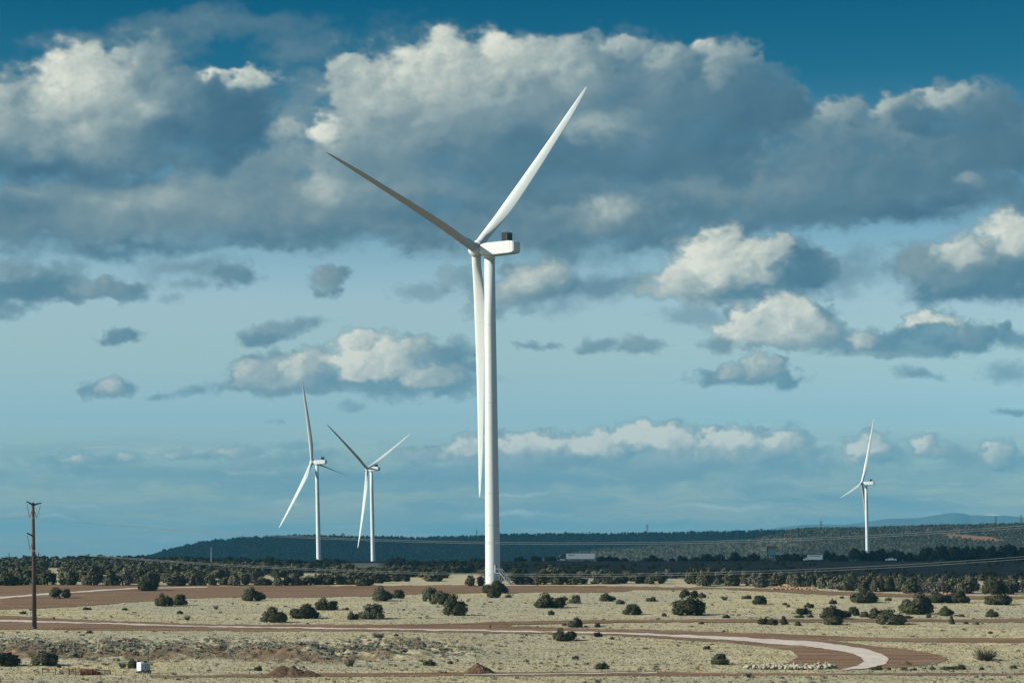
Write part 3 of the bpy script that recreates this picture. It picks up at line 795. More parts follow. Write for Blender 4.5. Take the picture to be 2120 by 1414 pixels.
# ---------------------------------------------------------------- mounds, rocks
def mound(name, label, px, base, w, h, peaks, seed, mat=None, cat='dirt mound', depth=.8):
    b = at1(px, base - .1); k = b.y / F
    n = 70; u = np.linspace(-1.08, 1.08, n)
    U, Vv = np.meshgrid(u, u)
    z = np.zeros_like(U)
    for cx_, wd, hh in peaks:
        rr = np.sqrt(((U - cx_) / wd) ** 2 + (Vv / .9) ** 2)
        z = np.maximum(z, hh * np.clip(1 - rr, 0, 1) ** .9)
    z = z * h * k * (1 + .35 * fbm(U * 6, Vv * 6, seed, 4)) + .22 * fbm(U * 9 + 3, Vv * 9, seed + 4, 4) * (z > .02) * h * k * .6
    P = np.stack([U * w / 2 * k, Vv * w / 2 * k * depth, z], -1).reshape(-1, 3)
    gz = zground(P[:, 0] + b.x, P[:, 1] + b.y) - b.z
    P[:, 2] = np.where(P[:, 2] > .015, P[:, 2] + gz + .05, gz - .15)
    i = np.arange(n - 1)[:, None] * n + np.arange(n - 1)[None]
    q = np.stack([i, i + 1, i + 1 + n, i + n], -1).reshape(-1, 4)
    o = link(name, mesh_np(name, P, q, mat or M['mound'], smooth=True)); o.location = b
    return tag(o, label, cat)
mound('dirt_mound', 'long double humped mound of dark red dirt on the lower dirt track', 607, 1398.5, 118, 21, [(-.38, .62, 1), (.05, .6, .95), (.45, .55, .55)], 3)
mound('dirt_mound', 'single rounded cone of brown dirt at the end of the pale gravel strip', 993, 1394.5, 76, 21, [(-.05, .95, 1), (-.35, .5, .6)], 6)
mound('dirt_mound', 'small dark dirt mound at the edge of the road loop', 1873, 1375.5, 36, 8, [(.1, .8, 1), (-.4, .6, .5)], 9)
def rocks(name, pxr, rowr, n, size, mat, seed, label_kind='stuff', pile=0.0):
    r = np.random.default_rng(seed); VV = []; QQ = []; nb = 0
    bm = bmesh.new(); bmesh.ops.create_icosphere(bm, subdivisions=1, radius=1)
    bv = np.array([v.co[:] for v in bm.verts]); bf = np.array([[v.index for v in f.verts] for f in bm.faces]); bm.free()
    px = r.uniform(*pxr, n); py = np.interp(px, rowr[0], rowr[1]) - np.abs(r.normal(0, 1, n)) * np.interp(px, rowr[0], rowr[2])
    P = at(px, py)
    for p in P:
        s = r.uniform(*size) * np.array([r.uniform(.8, 1.5), r.uniform(.7, 1.2), r.uniform(.55, .95)])
        v = bv * (1 + r.normal(0, .22, (len(bv), 1))) * s
        a = r.uniform(0, 6.28); ca, sa = math.cos(a), math.sin(a)
        v = np.stack([v[:, 0] * ca - v[:, 1] * sa, v[:, 0] * sa + v[:, 1] * ca, v[:, 2]], 1)
        v = v + p + np.array([0, 0, s[2] * .3 + pile * r.random()])
        VV.append(v); QQ.append(bf + nb); nb += len(bv)
    return tag(link(name, mesh_np(name, np.vstack(VV), np.vstack(QQ), mat)), kind='stuff')
rocks('rubble', (1545, 1728), ((1545, 1600, 1660, 1700, 1728), (1384.5, 1385, 1386, 1386, 1383), (.8, 2.2, 3.2, 4, 2)), 420, (.13, .42), M['rock'], 71, pile=.35)
rocks('rubble', (1600, 1692), ((1600, 1640, 1692), (1221, 1220.5, 1223), (1.5, 2.2, 1.2)), 150, (.15, .50), M['rock2'], 72, pile=.3)
rocks('rubble', (1940, 2000), ((1940, 1965, 2000), (1231, 1230, 1232), (1, 1.5, 1)), 40, (.15, .45), M['rock2'], 73)
# ---------------------------------------------------------------- vehicles on the highway
DH = 1357.0; K = DH / F
def hx(px): return (px - CX) * K
def wheel(t, x, y, r):
    w = MB().tube([(x, y - .14, r), (x, y + .14, r)], r, 16).build('wheel', M['tyre'], t)
    MB().tube([(x, y - .15, r), (x, y + .15, r)], r * .5, 10).build('rim', M['chrome'], w)
x0 = hx(1153); t = thing('semi_truck', 'semi truck with dark green cab pulling a long white trailer on the highway', 'truck', (x0, DH, HWZ(x0)), R(-12))
def XX(px): return (px - 1153) * K
tr = MB().box((XX(1203.5), 0, 2.55), (59.5 * K, 2.6, 2.85)).build('trailer', M['trailer'], t, bevel=.04)
MB().box((XX(1184.5), -1.305, 3.15), (12.5 * K, .02, .34)).build('lettering', M['letter'], tr)
MB().box((XX(1203.5), 0, 1.0), (57 * K, 1.2, .25)).box((XX(1200), -1.1, .75), (14 * K, .08, .5)).build('chassis', M['dark_grey'], t)
cb = MB(); cb.loft([[Vector((XX(a), y * 1.22, z)) for a, z in ((1153.5, .6), (1153.5, 1.55), (1155, 1.85), (1159.5, 2.05), (1161.5, 3.0), (1163.5, 3.35), (1171.5, 3.95), (1172, .6))] for y in (-1, 1)])
cab = cb.build('cab', M['cab'], t, bevel=.06)
MB().box((XX(1162), -1.235, 2.5), (3.4 * K, .02, .75)).build('side_window', M['glass'], cab)
MB().box((XX(1159.7), 0, 2.55), (.1, 2.2, .75), Matrix.Rotation(R(-28), 3, 'Y')).build('windscreen', M['chrome'], cab)
MB().box((XX(1165.5), -1.15, .85), (11 * K, .25, .55)).build('side_skirt', M['chrome'], cab)
MB().box((XX(1153.2), 0, .75), (.3, 2.3, .45)).build('bumper', M['chrome'], cab)
MB().tube([(XX(1172), -1.0, 1), (XX(1172), -1.0, 4.1)], .09, 8).build('exhaust_stack', M['chrome'], cab)
for px in (1156.5, 1168, 1171.5, 1221, 1226):
    for y in (-1.05, 1.05): wheel(t, XX(px), y, .5)
x0 = hx(1663); t = thing('box_truck', 'white box truck with blue lettering on the highway beyond the shaded plain', 'truck', (x0, DH, HWZ(x0)), R(-12))
def XX(px): return (px - 1663) * K
bx = MB().box((XX(1687.5), 0, 2.0), (30.5 * K, 2.4, 2.5)).build('cargo_box', M['boxpaint'], t, bevel=.05)
MB().box((XX(1687), -1.205, 2.72), (24 * K, .02, .34)).build('lettering', M['letter2'], bx)
cb = MB(); cb.loft([[Vector((XX(a), y * 1.05, z)) for a, z in ((1663, .5), (1663.2, 1.2), (1667, 1.5), (1669.8, 2.35), (1672, 2.5), (1672.2, .5))] for y in (-1, 1)])
cab = cb.build('cab', M['paint'], t, bevel=.06)
MB().box((XX(1669.8), -1.06, 1.85), (2.6 * K, .02, .55)).build('side_window', M['glass'], cab)
MB().box((XX(1668.2), 0, 1.95), (.06, 1.8, .7), Matrix.Rotation(R(-38), 3, 'Y')).build('windscreen', M['glass'], cab)
MB().box((XX(1687), 0, .62), (30 * K, 1.0, .22)).build('chassis', M['dark_grey'], t)
for px in (1667, 1695):
    for y in (-.95, .95): wheel(t, XX(px), y, .45)
x0 = hx(1833); t = thing('pickup_truck', 'silver white pickup truck driving on the highway, smallest of the vehicles', 'pickup', (x0, DH, HWZ(x0)), R(-12))
def XX(px): return (px - 1833) * K
bd = MB(); bd.loft([[Vector((XX(a), y * .98, z)) for a, z in ((1833, .45), (1833.2, .95), (1834, 1.1), (1838.5, 1.18), (1855.5, 1.2), (1856, 1.1), (1856, .5))] for y in (-1, 1)])
body = bd.build('body', M['paint'], t, bevel=.06)
cb = MB(); cb.loft([[Vector((XX(a), y * .85, z)) for a, z in ((1838.8, 1.15), (1841.5, 1.75), (1842.5, 1.82), (1847.5, 1.82), (1848.8, 1.7), (1849.5, 1.15))] for y in (-1, 1)])
cab = cb.build('cab', M['paint'], t, bevel=.06)
MB().box((XX(1844.5), -.87, 1.47), (6.0 * K, .02, .38)).build('side_window', M['glass'], cab)
for px in (1837.2, 1851.5):
    for y in (-.85, .85): wheel(t, XX(px), y, .4)
# ---------------------------------------------------------------- billboard
b = Vector(((1598.5 - CX) / F * 1405, 1405, float(zground((1598.5 - CX) / F * 1405, 1405)))); k = 1405 / F
t = thing('billboard', 'weathered blue billboard with a red top band on wooden posts beside the highway', 'billboard', b)
zb = HC - (1148.5 - HY) / F * 1405 - b.z
MB().box((0, 0, zb + 1.55), (17.5 * k, .3, 3.1)).build('panel', M['bill'], t)
MB().box((0, -.02, zb + 4.0), (17.5 * k, .36, 1.7)).build('top_band', M['bill_red'], t)
MB().box((-9 * k, .1, zb + 2.5), (.35, .5, 5.0)).box((0, 0, zb - .12), (18 * k, .5, .2)).build('frame', M['wood'], t)
for x in (-7.5, -2.5, 2.5, 7.5): MB().tube([(x * k, .1, -.3), (x * k, .1, zb)], .2, 8).build('post', M['wood'], t)
# ---------------------------------------------------------------- small far poles, pylons, markers
def far_pole(px, top, d, label, arms=True, mat='wood', thick=.15, base=None):
    x = (px - CX) / F * d; zb = float(zground(x, d)) if base is None else base
    h = HC - (top - HY) / F * d - zb
    t = thing('utility_pole', label, 'utility pole', (x, d, zb))
    MB().tube([(0, 0, -.3), (0, 0, h)], [thick * 1.25, thick], 8).build('shaft', M[mat], t)
    if arms: MB().box((0, 0, h - .7), (2.6, .14, .16)).box((0, 0, h - 2.0), (2.2, .12, .14)).build('cross_arm', M[mat], t)
far_pole(437.5, 1132.5, 1120, 'pale bare utility pole rising from the woodland in front of the hill, taller of two', False, 'galv', .22)
far_pole(419.5, 1139, 1330, 'dark utility pole just beside the taller pale pole in front of the hill', False, 'wood', .22)
far_pole(79.5, 1143.5, 1150, 'small dark utility pole with crossarms behind the rust brown power pole', True, 'wood', .18)
far_pole(18.5, 1144, 1200, 'small dark bare utility pole at the far end of the woodland treeline', False, 'wood', .18)
far_pole(1127, 1138, 1330, 'dark utility pole by the highway ahead of the semi truck', False, 'wood', .2)
far_pole(1493.5, 1141, 1330, 'dark utility pole between the highway trees left of the billboard', False, 'wood', .2)
far_pole(1588.5, 1131, 1380, 'dark utility pole standing right behind the billboard edge', False, 'wood', .2)
def pylon(px, top, base, d, label):
    x = (px - CX) / F * d; zb = HC - (base - HY) / F * d; h = (base - top) / F * d
    t = thing('lattice_pylon', label, 'pylon', (x, d, zb), group='lattice pylons along the ridge')
    m = MB(); w0, w1 = h * .13, h * .03
    for sx in (-1, 1):
        for sy in (-1, 1): m.tube([(sx * w0, sy * w0, -2), (sx * w1, sy * w1, h)], .20, 4)
    for q in range(6):
        a, b_ = q / 6, (q + 1) / 6; wa, wb = w0 + (w1 - w0) * a, w0 + (w1 - w0) * b_
        for sy in (-1, 1):
            m.tube([(-wa, sy * wa, a * h), (wb, sy * wb, b_ * h)], .12, 4); m.tube([(wa, sy * wa, a * h), (-wb, sy * wb, b_ * h)], .12, 4)
    m.build('lattice_tower', M['dark_grey'], t)
    for zz, ww in ((.97, .30), (.78, .36), (.60, .30)): MB().box((0, 0, h * zz), (h * ww * 2 * .6, .3, .35)).build('cross_arm', M['dark_grey'], t)
pylon(987, 1097, 1110, 4780, 'grey lattice pylon on the dark ridge left of the big turbine tower')
pylon(1340, 1085.5, 1103, 4780, 'grey lattice pylon alone on the middle of the dark ridge')
pylon(1699.5, 1077, 1097, 3690, 'dark lattice pylon on the ridge left of the lone far turbine')
pylon(2061.5, 1069, 1089, 3690, 'dark lattice pylon on the right ridge below the snowy mountain')
pylon(2114, 1066, 1088, 3690, 'faint lattice pylon at the far right end of the ridge')
def marker(px, base, h, label, mat, w=.35, hw=.35, cat='sign post'):
    b = at1(px, base); k = b.y / F
    t = thing('sign_post', label, cat, b)
    MB().tube([(0, 0, -.2), (0, 0, h * k)], .05, 6).build('post', M['wood'], t)
    MB().box((0, -.07, h * k - hw / 2), (w, .04, hw)).build('sign_plate', M[mat], t, bevel=.01)
marker(112, 1284.5, 8, 'small reddish sign post on the grass above the gravel road', 'redpaint', .45, .5)
marker(64, 1285, 18, 'thin dark sign post just left of the rust brown power pole', 'dark_grey', .25, .2)
marker(1015, 1302.5, 9, 'small dark sign post in the dirt shoulder below the big turbine', 'redpaint', .4, .5)
marker(1446, 1387, 11, 'orange marker post on the grass near the pale rubble', 'orange', .3, .9)
# ---------------------------------------------------------------- junipers
def crown_mesh(name, seed, n, leaf, style, mat):
    """unit crown (half width 1, height 1): leaf-clump faces through several lobes"""
    r = np.random.default_rng(seed)
    lobes = []
    if style == 'cone':
        for i in range(9):
            z = .10 + .80 * i / 8; w = (1 - z) ** .8 * .75
            a = r.uniform(0, 6.28); lobes.append((math.cos(a) * w * .5, math.sin(a) * w * .5, z, .30 + .42 * (1 - z), .14 + .12 * (1 - z)))
    elif style == 'twin':
        for cx_, hh, ww in ((-.42, 1.0, .60), (.48, .86, .52)):
            for i in range(5):
                a = r.uniform(0, 6.28); q = r.uniform(.1, .8) * ww
                lobes.append((cx_ + math.cos(a) * q * .6, math.sin(a) * q, hh * r.uniform(.28, .74), ww * r.uniform(.42, .66), r.uniform(.20, .34)))
            lobes.append((cx_, 0, hh * .70, ww * .55, hh * .30))
    elif style == 'low':
        for i in range(10):
            a = r.uniform(0, 6.28); q = r.uniform(.1, .78)
            lobes.append((math.cos(a) * q, math.sin(a) * q, r.uniform(.2, .5), r.uniform(.26, .44), r.uniform(.28, .48)))
    else:
        k = int(r.integers(9, 13))
        for i in range(k):
            a = i * 2.4 + r.uniform(-.5, .5); q = math.sqrt(r.random()) * .70
            zc = (1 - .62 * q * q) * r.uniform(.38, .72)
            lobes.append((math.cos(a) * q * 1.05, math.sin(a) * q * 1.05, zc * r.uniform(.85, 1.1), r.uniform(.20, .44), r.uniform(.15, .32)))
        lobes.append((r.uniform(-.3, .3), 0, .66, r.uniform(.30, .44), .31))
        for i in range(5):
            a = r.uniform(0, 6.28); lobes.append((math.cos(a) * .62, math.sin(a) * .62, .24, .36, .22))
    lobes = np.array(lobes)
    vol = lobes[:, 3] ** 2 * lobes[:, 4]; pr = vol ** .75 / (vol ** .75).sum()
    i = r.choice(len(lobes), n, p=pr); lb = lobes[i]
    d = r.normal(0, 1, (n, 3)); d /= np.linalg.norm(d, axis=1, keepdims=True)
    rad = r.random(n) ** .28 * (1 + .10 * r.normal(0, 1, n))
    c = lb[:, :3] + d * rad[:, None] * np.stack([lb[:, 3], lb[:, 3], lb[:, 4]], 1)
    k = (c[:, 2] > .015); c, d, lb = c[k], d[k], lb[k]; n = len(c)
    # keep only what lies near the outside of the whole crown, plus some inner faces
    up = np.array([0, 0, .25]); nrm = d + up + r.normal(0, .32, (n, 3)); nrm /= np.linalg.norm(nrm, axis=1, keepdims=True)
    a = np.cross(nrm, r.normal(0, 1, (n, 3))); a /= np.linalg.norm(a, axis=1, keepdims=True); b = np.cross(nrm, a)
    s = (leaf * r.uniform(.55, 1.35, n))[:, None]
    sq = np.array([1, 1, .72])
    V = np.stack([c - b * s * .7 * sq, c + a * s * sq, c + b * s * .7 * sq, c - a * s * sq], 1).reshape(-1, 3)
    q = np.arange(len(V)).reshape(-1, 4)
    vn = np.repeat(c - np.array([0, 0, .32]), 4, 0); vn /= np.linalg.norm(vn, axis=1, keepdims=True) + 1e-6; vn = .45 * vn + .55 * np.repeat(nrm, 4, 0)
    V[:, 0] /= np.percentile(np.abs(V[:, 0]), 99.3); V[:, 1] /= np.percentile(np.abs(V[:, 1]), 99.3); V[:, 2] /= np.percentile(V[:, 2], 99.5)
    me = mesh_np(name, V, q, mat, smooth=True)
    me.normals_split_custom_set_from_vertices([tuple(v) for v in vn / np.linalg.norm(vn, axis=1, keepdims=True)])
    return me
def trunk_mesh(name, seed, stems=3, thick=.055, hgt=.6, spread=.5):
    r = np.random.default_rng(seed); m = MB()
    for s in range(stems):
        a = r.uniform(0, 6.28); q = spread * r.uniform(.3, 1)
        p = [Vector((math.cos(a) * .05, math.sin(a) * .05, -.08))]
        for k in range(1, 5):
            t = k / 4; p.append(Vector((math.cos(a) * (.05 + q * t) + r.normal(0, .04), math.sin(a) * (.05 + q * t) + r.normal(0, .04), hgt * t)))
        m.tube(p, [thick * (1 - .7 * k / 4) for k in range(5)], 6)
        for k in (2, 3):
            e = p[k] + Vector((r.normal(0, .25), r.normal(0, .25), .22)); m.tube([p[k], e], [thick * .4, thick * .12], 5)
    me = bpy.data.meshes.new(name); me.from_pydata(m.v, [], m.f); me.materials.append(M['bark'])
    return me
FG = [crown_mesh('crown', 100 + i, 3000, .085, s, M['juniper']) for i, s in enumerate(['dome', 'dome', 'dome', 'dome', 'twin', 'twin', 'cone', 'low', 'dome', 'dome', 'dome', 'dome', 'dome'])]
FT = [trunk_mesh('trunk', 200 + i) for i in range(4)]
TREE_T = trunk_mesh('trunk', 299, 4, .06, .75, .55)
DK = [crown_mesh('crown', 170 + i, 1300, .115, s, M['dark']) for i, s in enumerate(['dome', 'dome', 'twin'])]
SM = [crown_mesh('crown', 120 + i, 700, .15, s, M['shrub']) for i, s in enumerate(['dome', 'low', 'low'])]
BT = [crown_mesh('crown', 140 + i, 1300, .115, s, M['belt']) for i, s in enumerate(['dome', 'dome', 'twin', 'dome', 'cone', 'dome'])]
BT += [crown_mesh('crown', 150, 700, .10, 'dome', M['beltgrey'])]
LOWV = [crown_mesh('crown', 160 + i, 420, .19, s, M['belt']) for i, s in enumerate(['dome', 'dome', 'twin', 'cone'])]
STY = dict(d=[0, 1, 2, 3, 8, 9, 10, 11, 12], t=[4, 5], c=[6], l=[7])
rt = random.Random(11)
def plant(name, px, base, w, h, crown, trunk, label, cat, group, loc=None, sink=.04):
    b = loc if loc is not None else at1(px, base); k = b[1] / F
    t = thing(name, label, cat, b, rt.uniform(-.6, .6), group)
    c = link('crown', crown, t); sx = w * k / 2; hz = h * k
    c.scale = (sx, sx * .92, hz); c.location = (0, 0, -sink * hz)
    if trunk is not None:
        s = link('trunk', trunk, t); s.scale = (sx, sx, hz)
    return t
G1 = 'junipers scattered over the dry grass'
J = [  # px, base row, width, height, style, label
 (125, 1238, 42, 22, 't', 'split two lobed juniper standing alone on the brown dirt pad right of the power pole'),
 (306, 1223, 42, 28, 'd', 'dark juniper casting a long shadow on the brown dirt pad'),
 (340, 1254, 36, 25, 'd', 'left juniper of the touching pair below the brown dirt pad'),
 (374, 1252, 32, 22, 'd', 'right lower juniper of the touching pair below the brown dirt pad'),
 (524, 1243, 46, 27, 'd', 'rounded juniper at the lower edge of the dirt pad, left of the small turbines'),
 (6, 1378, 76, 27, 'd', 'wide dark juniper cut off by the left picture edge above the livestock pen'),
 (91, 1377, 54, 27, 'd', 'dense dark juniper standing just above the livestock pen'),
 (277, 1382, 30, 19, 'd', 'small dark juniper right behind the white light tower'),
 (568, 1288, 52, 31, 'd', 'round juniper with visible shadow, lowest left of the group below the two far turbines'),
 (630, 1280, 57, 29, 'd', 'broad round juniper between the lowest left one and the flat topped one'),
 (676, 1262, 47, 24, 'd', 'flat topped juniper, uppermost of the cluster below the two far turbines'),
 (730, 1283, 24, 17, 'd', 'small round juniper touching the left side of the wide one above the road'),
 (775, 1281, 61, 31, 'd', 'wide juniper with sloping right side just above the gravel road'),
 (791, 1244, 42, 29, 'd', 'upright juniper at the edge of the dirt pad with a smaller one at its right'),
 (826, 1239, 26, 18, 'd', 'small juniper at the right of the upright one below the dirt pad'),
 (889, 1244, 31, 28, 'd', 'leftmost narrow juniper of the descending row of three left of the turbine foot'),
 (915, 1251, 46, 26, 'd', 'greyish middle juniper of the descending row of three left of the turbine foot'),
 (942, 1273, 50, 42, 'd', 'tall front juniper of the descending row of three left of the turbine foot'),
 (1025, 1228, 50, 25, 'd', 'yellow green juniper hiding the foot of the big turbine tower'),
 (1022, 1237, 28, 17, 'd', 'smaller juniper in front of the yellow green one at the turbine foot'),
 (1137, 1258, 64, 29, 'd', 'broad dome shaped juniper right of the big turbine'),
 (1193, 1249, 28, 17, 'd', 'small upright juniper just right of the broad dome shaped one'),
 (1257, 1244, 33, 16, 'd', 'flat oval juniper near the dirt pad under the semi truck'),
 (1309, 1272, 38, 22, 'd', 'olive rounded juniper alone in the middle of the grass field'),
 (1425, 1273, 66, 35, 'd', 'largest juniper of the middle field, with a low lobe on its right'),
 (1428, 1239, 37, 18, 't', 'low twin lobed juniper behind the largest one of the middle field'),
 (1453, 1237, 18, 11, 'd', 'little round juniper at the right of the low twin lobed one'),
 (1191, 1297, 29, 20, 'd', 'rounded juniper standing between the dirt track and the gravel road'),
 (1168, 1326, 48, 24, 'd', 'dark juniper overlapping the lower edge of the gravel road'),
 (1237, 1318, 19, 10, 'l', 'small oval juniper on the gravel road edge right of the dark one'),
 (1491, 1375, 36, 22, 'd', 'dark leaning juniper on the lower grass left of the pale rubble'),
 (1246, 1385, 29, 14, 'l', 'low juniper bush on the lower grass above the bottom dirt track'),
 (1574, 1251, 30, 19, 'd', 'round juniper below the rubble bank at the left end of the right hand thicket'),
 (1580, 1291, 26, 14, 'l', 'low juniper, first of the row of small ones on the reddish dirt track'),
 (1600, 1292, 20, 14, 'd', 'greyish juniper, second of the row of small ones on the reddish dirt track'),
 (1622, 1291, 18, 17, 'c', 'pointed juniper, third of the row of small ones on the reddish dirt track'),
 (1788, 1247, 57, 28, 'd', 'large dome shaped juniper in front of the right hand thicket'),
 (1675, 1258, 20, 11, 'd', 'little round juniper above the wide low one on the right side grass'),
 (1725, 1250, 16, 10, 'd', 'little juniper left of the large dome shaped one'),
 (1662, 1272, 33, 14, 'l', 'wide low juniper with green shrubs below it on the right side grass'),
 (1728, 1280, 60, 26, 'd', 'broad spreading juniper just above the reddish dirt track'),
 (1767, 1274, 25, 18, 'd', 'upright small juniper at the right shoulder of the broad spreading one'),
 (1725, 1292, 38, 18, 'd', 'juniper standing on the reddish dirt track below the broad spreading one'),
 (1815, 1279, 38, 21, 'd', 'left half hidden juniper behind the big one on the reddish dirt track'),
 (1845, 1292, 62, 30, 'd', 'big dark juniper on the lower edge of the reddish dirt track'),
 (1899, 1271, 62, 43, 'd', 'tallest juniper of the right side field, leaning mass with a lower left lobe'),
 (1876, 1266, 30, 24, 'd', 'lower juniper grown into the left flank of the tallest one'),
 (1943, 1248, 52, 23, 'd', 'grey green wide juniper behind the tallest one'),
 (1986, 1248, 40, 25, 'd', 'rounded juniper closing the right end of the grey green wide one'),
 (1959, 1275, 31, 20, 'd', 'neat round juniper right of the tallest one above the reddish dirt track'),
 (1969, 1292, 15, 17, 'c', 'small pointed juniper on the reddish dirt track below the neat round one'),
 (2066, 1251, 54, 22, 'd', 'wide juniper in front of the tall one near the right picture edge'),
 (2058, 1230, 44, 31, 'd', 'tall broad juniper near the right picture edge, behind a wide lower one'),
 (2054, 1277, 26, 16, 'd', 'small round juniper alone on the grass near the right picture edge'),
]
for i, (px, base, w, h, s, lab) in enumerate(J):
    cr = FG[STY[s][i % len(STY[s])]]
    plant('juniper', px, base, w * 1.04, h * 1.05, cr, TREE_T if i == 1 else FT[i % 4], lab, 'juniper', G1)
S = [  # small shrubs
 (122, 1381, 9, 8, 'tiny green shrub beside the dense dark juniper above the pen'), (185, 1311, 13, 6, 'tiny dark shrub right of the power pole foot on the grass'),
 (48, 1271, 15, 7, 'small round shrub on the grass left of the power pole'), (372, 1271, 13, 7, 'small reddish green shrub on the grass below the touching pair'),
 (718, 1263, 9, 6, 'tiny shrub just right of the flat topped juniper'), (1053, 1237, 12, 8, 'small green shrub right of the turbine foot'),
 (889, 1377, 27, 12, 'low green shrub on the lower grass above the bottom track'), (933, 1374, 10, 7, 'tiny green shrub left of the brown dirt cone'),
 (535, 1388, 19, 11, 'olive shrub at the left end of the long dirt mound'), (820, 1317, 10, 5, 'tiny shrub below the gravel road under the wide juniper'),
 (180, 1262, 16, 6, 'flat olive shrub on the grass below the dirt pad left of the touching pair'), (258, 1263, 12, 6, 'small olive shrub beside the flat olive one'),
 (1167, 1242, 17, 8, 'flat shrub behind the broad dome shaped juniper'), (1284, 1251, 16, 10, 'olive shrub right of the flat oval juniper'),
 (1349, 1245, 23, 10, 'wide low shrub between the oval juniper and the largest one'), (1141, 1272, 13, 10, 'small upright shrub below the broad dome shaped juniper'),
 (1237, 1297, 13, 9, 'small grey shrub on the grass between dirt track and gravel road'), (1169, 1294, 10, 5, 'tiny shrub left of the rounded juniper between the tracks'),
 (1267, 1324, 9, 6, 'tiny shrub right below the gravel road'), (1463, 1344, 17, 8, 'small shrub on the grass below the curving gravel road'),
 (1192, 1364, 15, 8, 'small dark shrub on the lower grass below the road'), (1503, 1279, 16, 7, 'flat shrub above the reddish track in the middle field'),
 (1452, 1292, 10, 5, 'tiny shrub below the reddish track in the middle field'), (1547, 1240, 20, 9, 'low shrub left of the round juniper below the rubble bank'),
 (1375, 1275, 10, 7, 'tiny shrub left of the largest juniper'), (1652, 1294, 12, 10, 'small round shrub below the reddish track left of the dark juniper'),
 (1655, 1278, 22, 7, 'flat green shrub right under the wide low juniper'), (1678, 1278, 13, 6, 'tiny green shrub right of the flat green one'),
 (1790, 1277, 20, 12, 'greyish shrub between the broad spreading juniper and the half hidden one'), (1923, 1278, 12, 9, 'small reddish shrub below the tallest juniper'),
 (1878, 1279, 22, 6, 'flat green shrub below the tallest juniper near the track'), (1990, 1277, 14, 6, 'small shrub right of the neat round juniper'),
 (1815, 1386, 28, 9, 'wide dark green shrub beside the end of the gravel loop'), (1840, 1386, 9, 6, 'first tiny shrub after the wide one at the loop end'),
 (1872, 1387, 15, 7, 'rounded green shrub below the small dark mound'), (1891, 1388, 17, 6, 'low green shrub next to the rounded one below the small mound'),
 (1930, 1386, 13, 6, 'pale green shrub in the row along the lower track'), (1962, 1386, 26, 7, 'wide pale green shrub in the row along the lower track'),
 (1986, 1386, 34, 10, 'tallest dark shrub of the row along the lower track'), (2032, 1386, 10, 6, 'tiny shrub alone right of the row along the lower track'),
 (2098, 1384, 15, 8, 'dark small shrub near the lower right corner'), (1625, 1252, 10, 6, 'tiny shrub left of the little round juniper on the right grass'), (1632, 1256, 8, 6, 'tiny shrub among the grass above the wide low juniper'),
 (1743, 1238, 10, 5, 'tiny shrub near the pale rubble bank left of the large dome juniper'), (1840, 1243, 14, 8, 'small grey shrub right of the large dome shaped juniper'), (2050, 1310, 10, 5, 'tiny dark shrub on the grass above the right dirt band'),
 (2000, 1291, 11, 5, 'tiny shrub right of the small pointed juniper'), (2022, 1292, 12, 5, 'tiny dark shrub on the track edge near the right side'),
]
for i, (px, base, w, h, lab) in enumerate(S):
    plant('shrub', px, base, w * 1.1, h * 1.1, SM[i % 3], None, lab, 'shrub', 'small shrubs in the dry grass', sink=.1)
# dead grey bushes: bare twigs
def twig_mesh(seed, n=260, up=.6):
    r = np.random.default_rng(seed); V = []; F_ = []
    for i in range(n):
        a = r.uniform(0, 6.28); q = r.uniform(0, .25); p = np.array([math.cos(a) * q, math.sin(a) * q, 0.0])
        d = np.array([math.cos(a) * r.uniform(.2, 1.1), math.sin(a) * r.uniform(.2, 1.1), r.uniform(up, up + .5)]); L_ = r.uniform(.5, 1.0)
        for k in range(3):
            e = p + d * L_ / 3 + r.normal(0, .05, 3); w = .022 * (1 - .25 * k); b = len(V); sd = np.cross(d, r.normal(0, 1, 3)); sd /= np.linalg.norm(sd)
            V += [p - sd * w, p + sd * w, e + sd * w * .7, e - sd * w * .7]; F_.append((b, b + 1, b + 2, b + 3)); p = e
    V = np.array(V); V[:, 2] = np.maximum(V[:, 2], 0)
    V[:, :2] /= np.percentile(np.abs(V[:, :2]), 98); V[:, 2] /= np.percentile(V[:, 2], 98)
    return mesh_np('twigs', V, np.array(F_), M['dead'])
TW = [twig_mesh(5), twig_mesh(6, 420, .25)]
for px, base, w, h, k, lab in [(727, 1379, 17, 22, 0, 'tall thin dead grey bush between the two dirt mounds'), (784, 1320, 24, 13, 1, 'spreading dead grey bush below the gravel road'), (254, 1382, 19, 14, 0, 'dead grey bush left of the dark juniper by the light tower'),
                               (2040, 1367, 44, 22, 1, 'large heap like dead bush with dark twigs near the right picture edge'), (720, 1379, 10, 8, 0, 'tiny dead bush at the foot of the tall thin one'), (388, 1284, 14, 11, 0, 'dead twiggy bush on the grass under the brown dirt pad'),
                               (1550, 1402, 15, 12, 0, 'dead twiggy bush on the bottom grass below the pale rubble'), (1238, 1413, 16, 12, 0, 'dead grey bush cut by the bottom picture edge'), (447, 1261, 12, 9, 0, 'faint grey dead bush right of the touching junipers'), (1500, 1243, 16, 9, 0, 'faint grey dead bush right of the little round juniper')]:
    b = at1(px, base); kk = b.y / F
    t = thing('dead_bush', lab, 'dead bush', b, rt.uniform(0, 3))
    c = link('twigs', TW[k], t); c.scale = (w * kk / 2, w * kk / 2, h * kk)

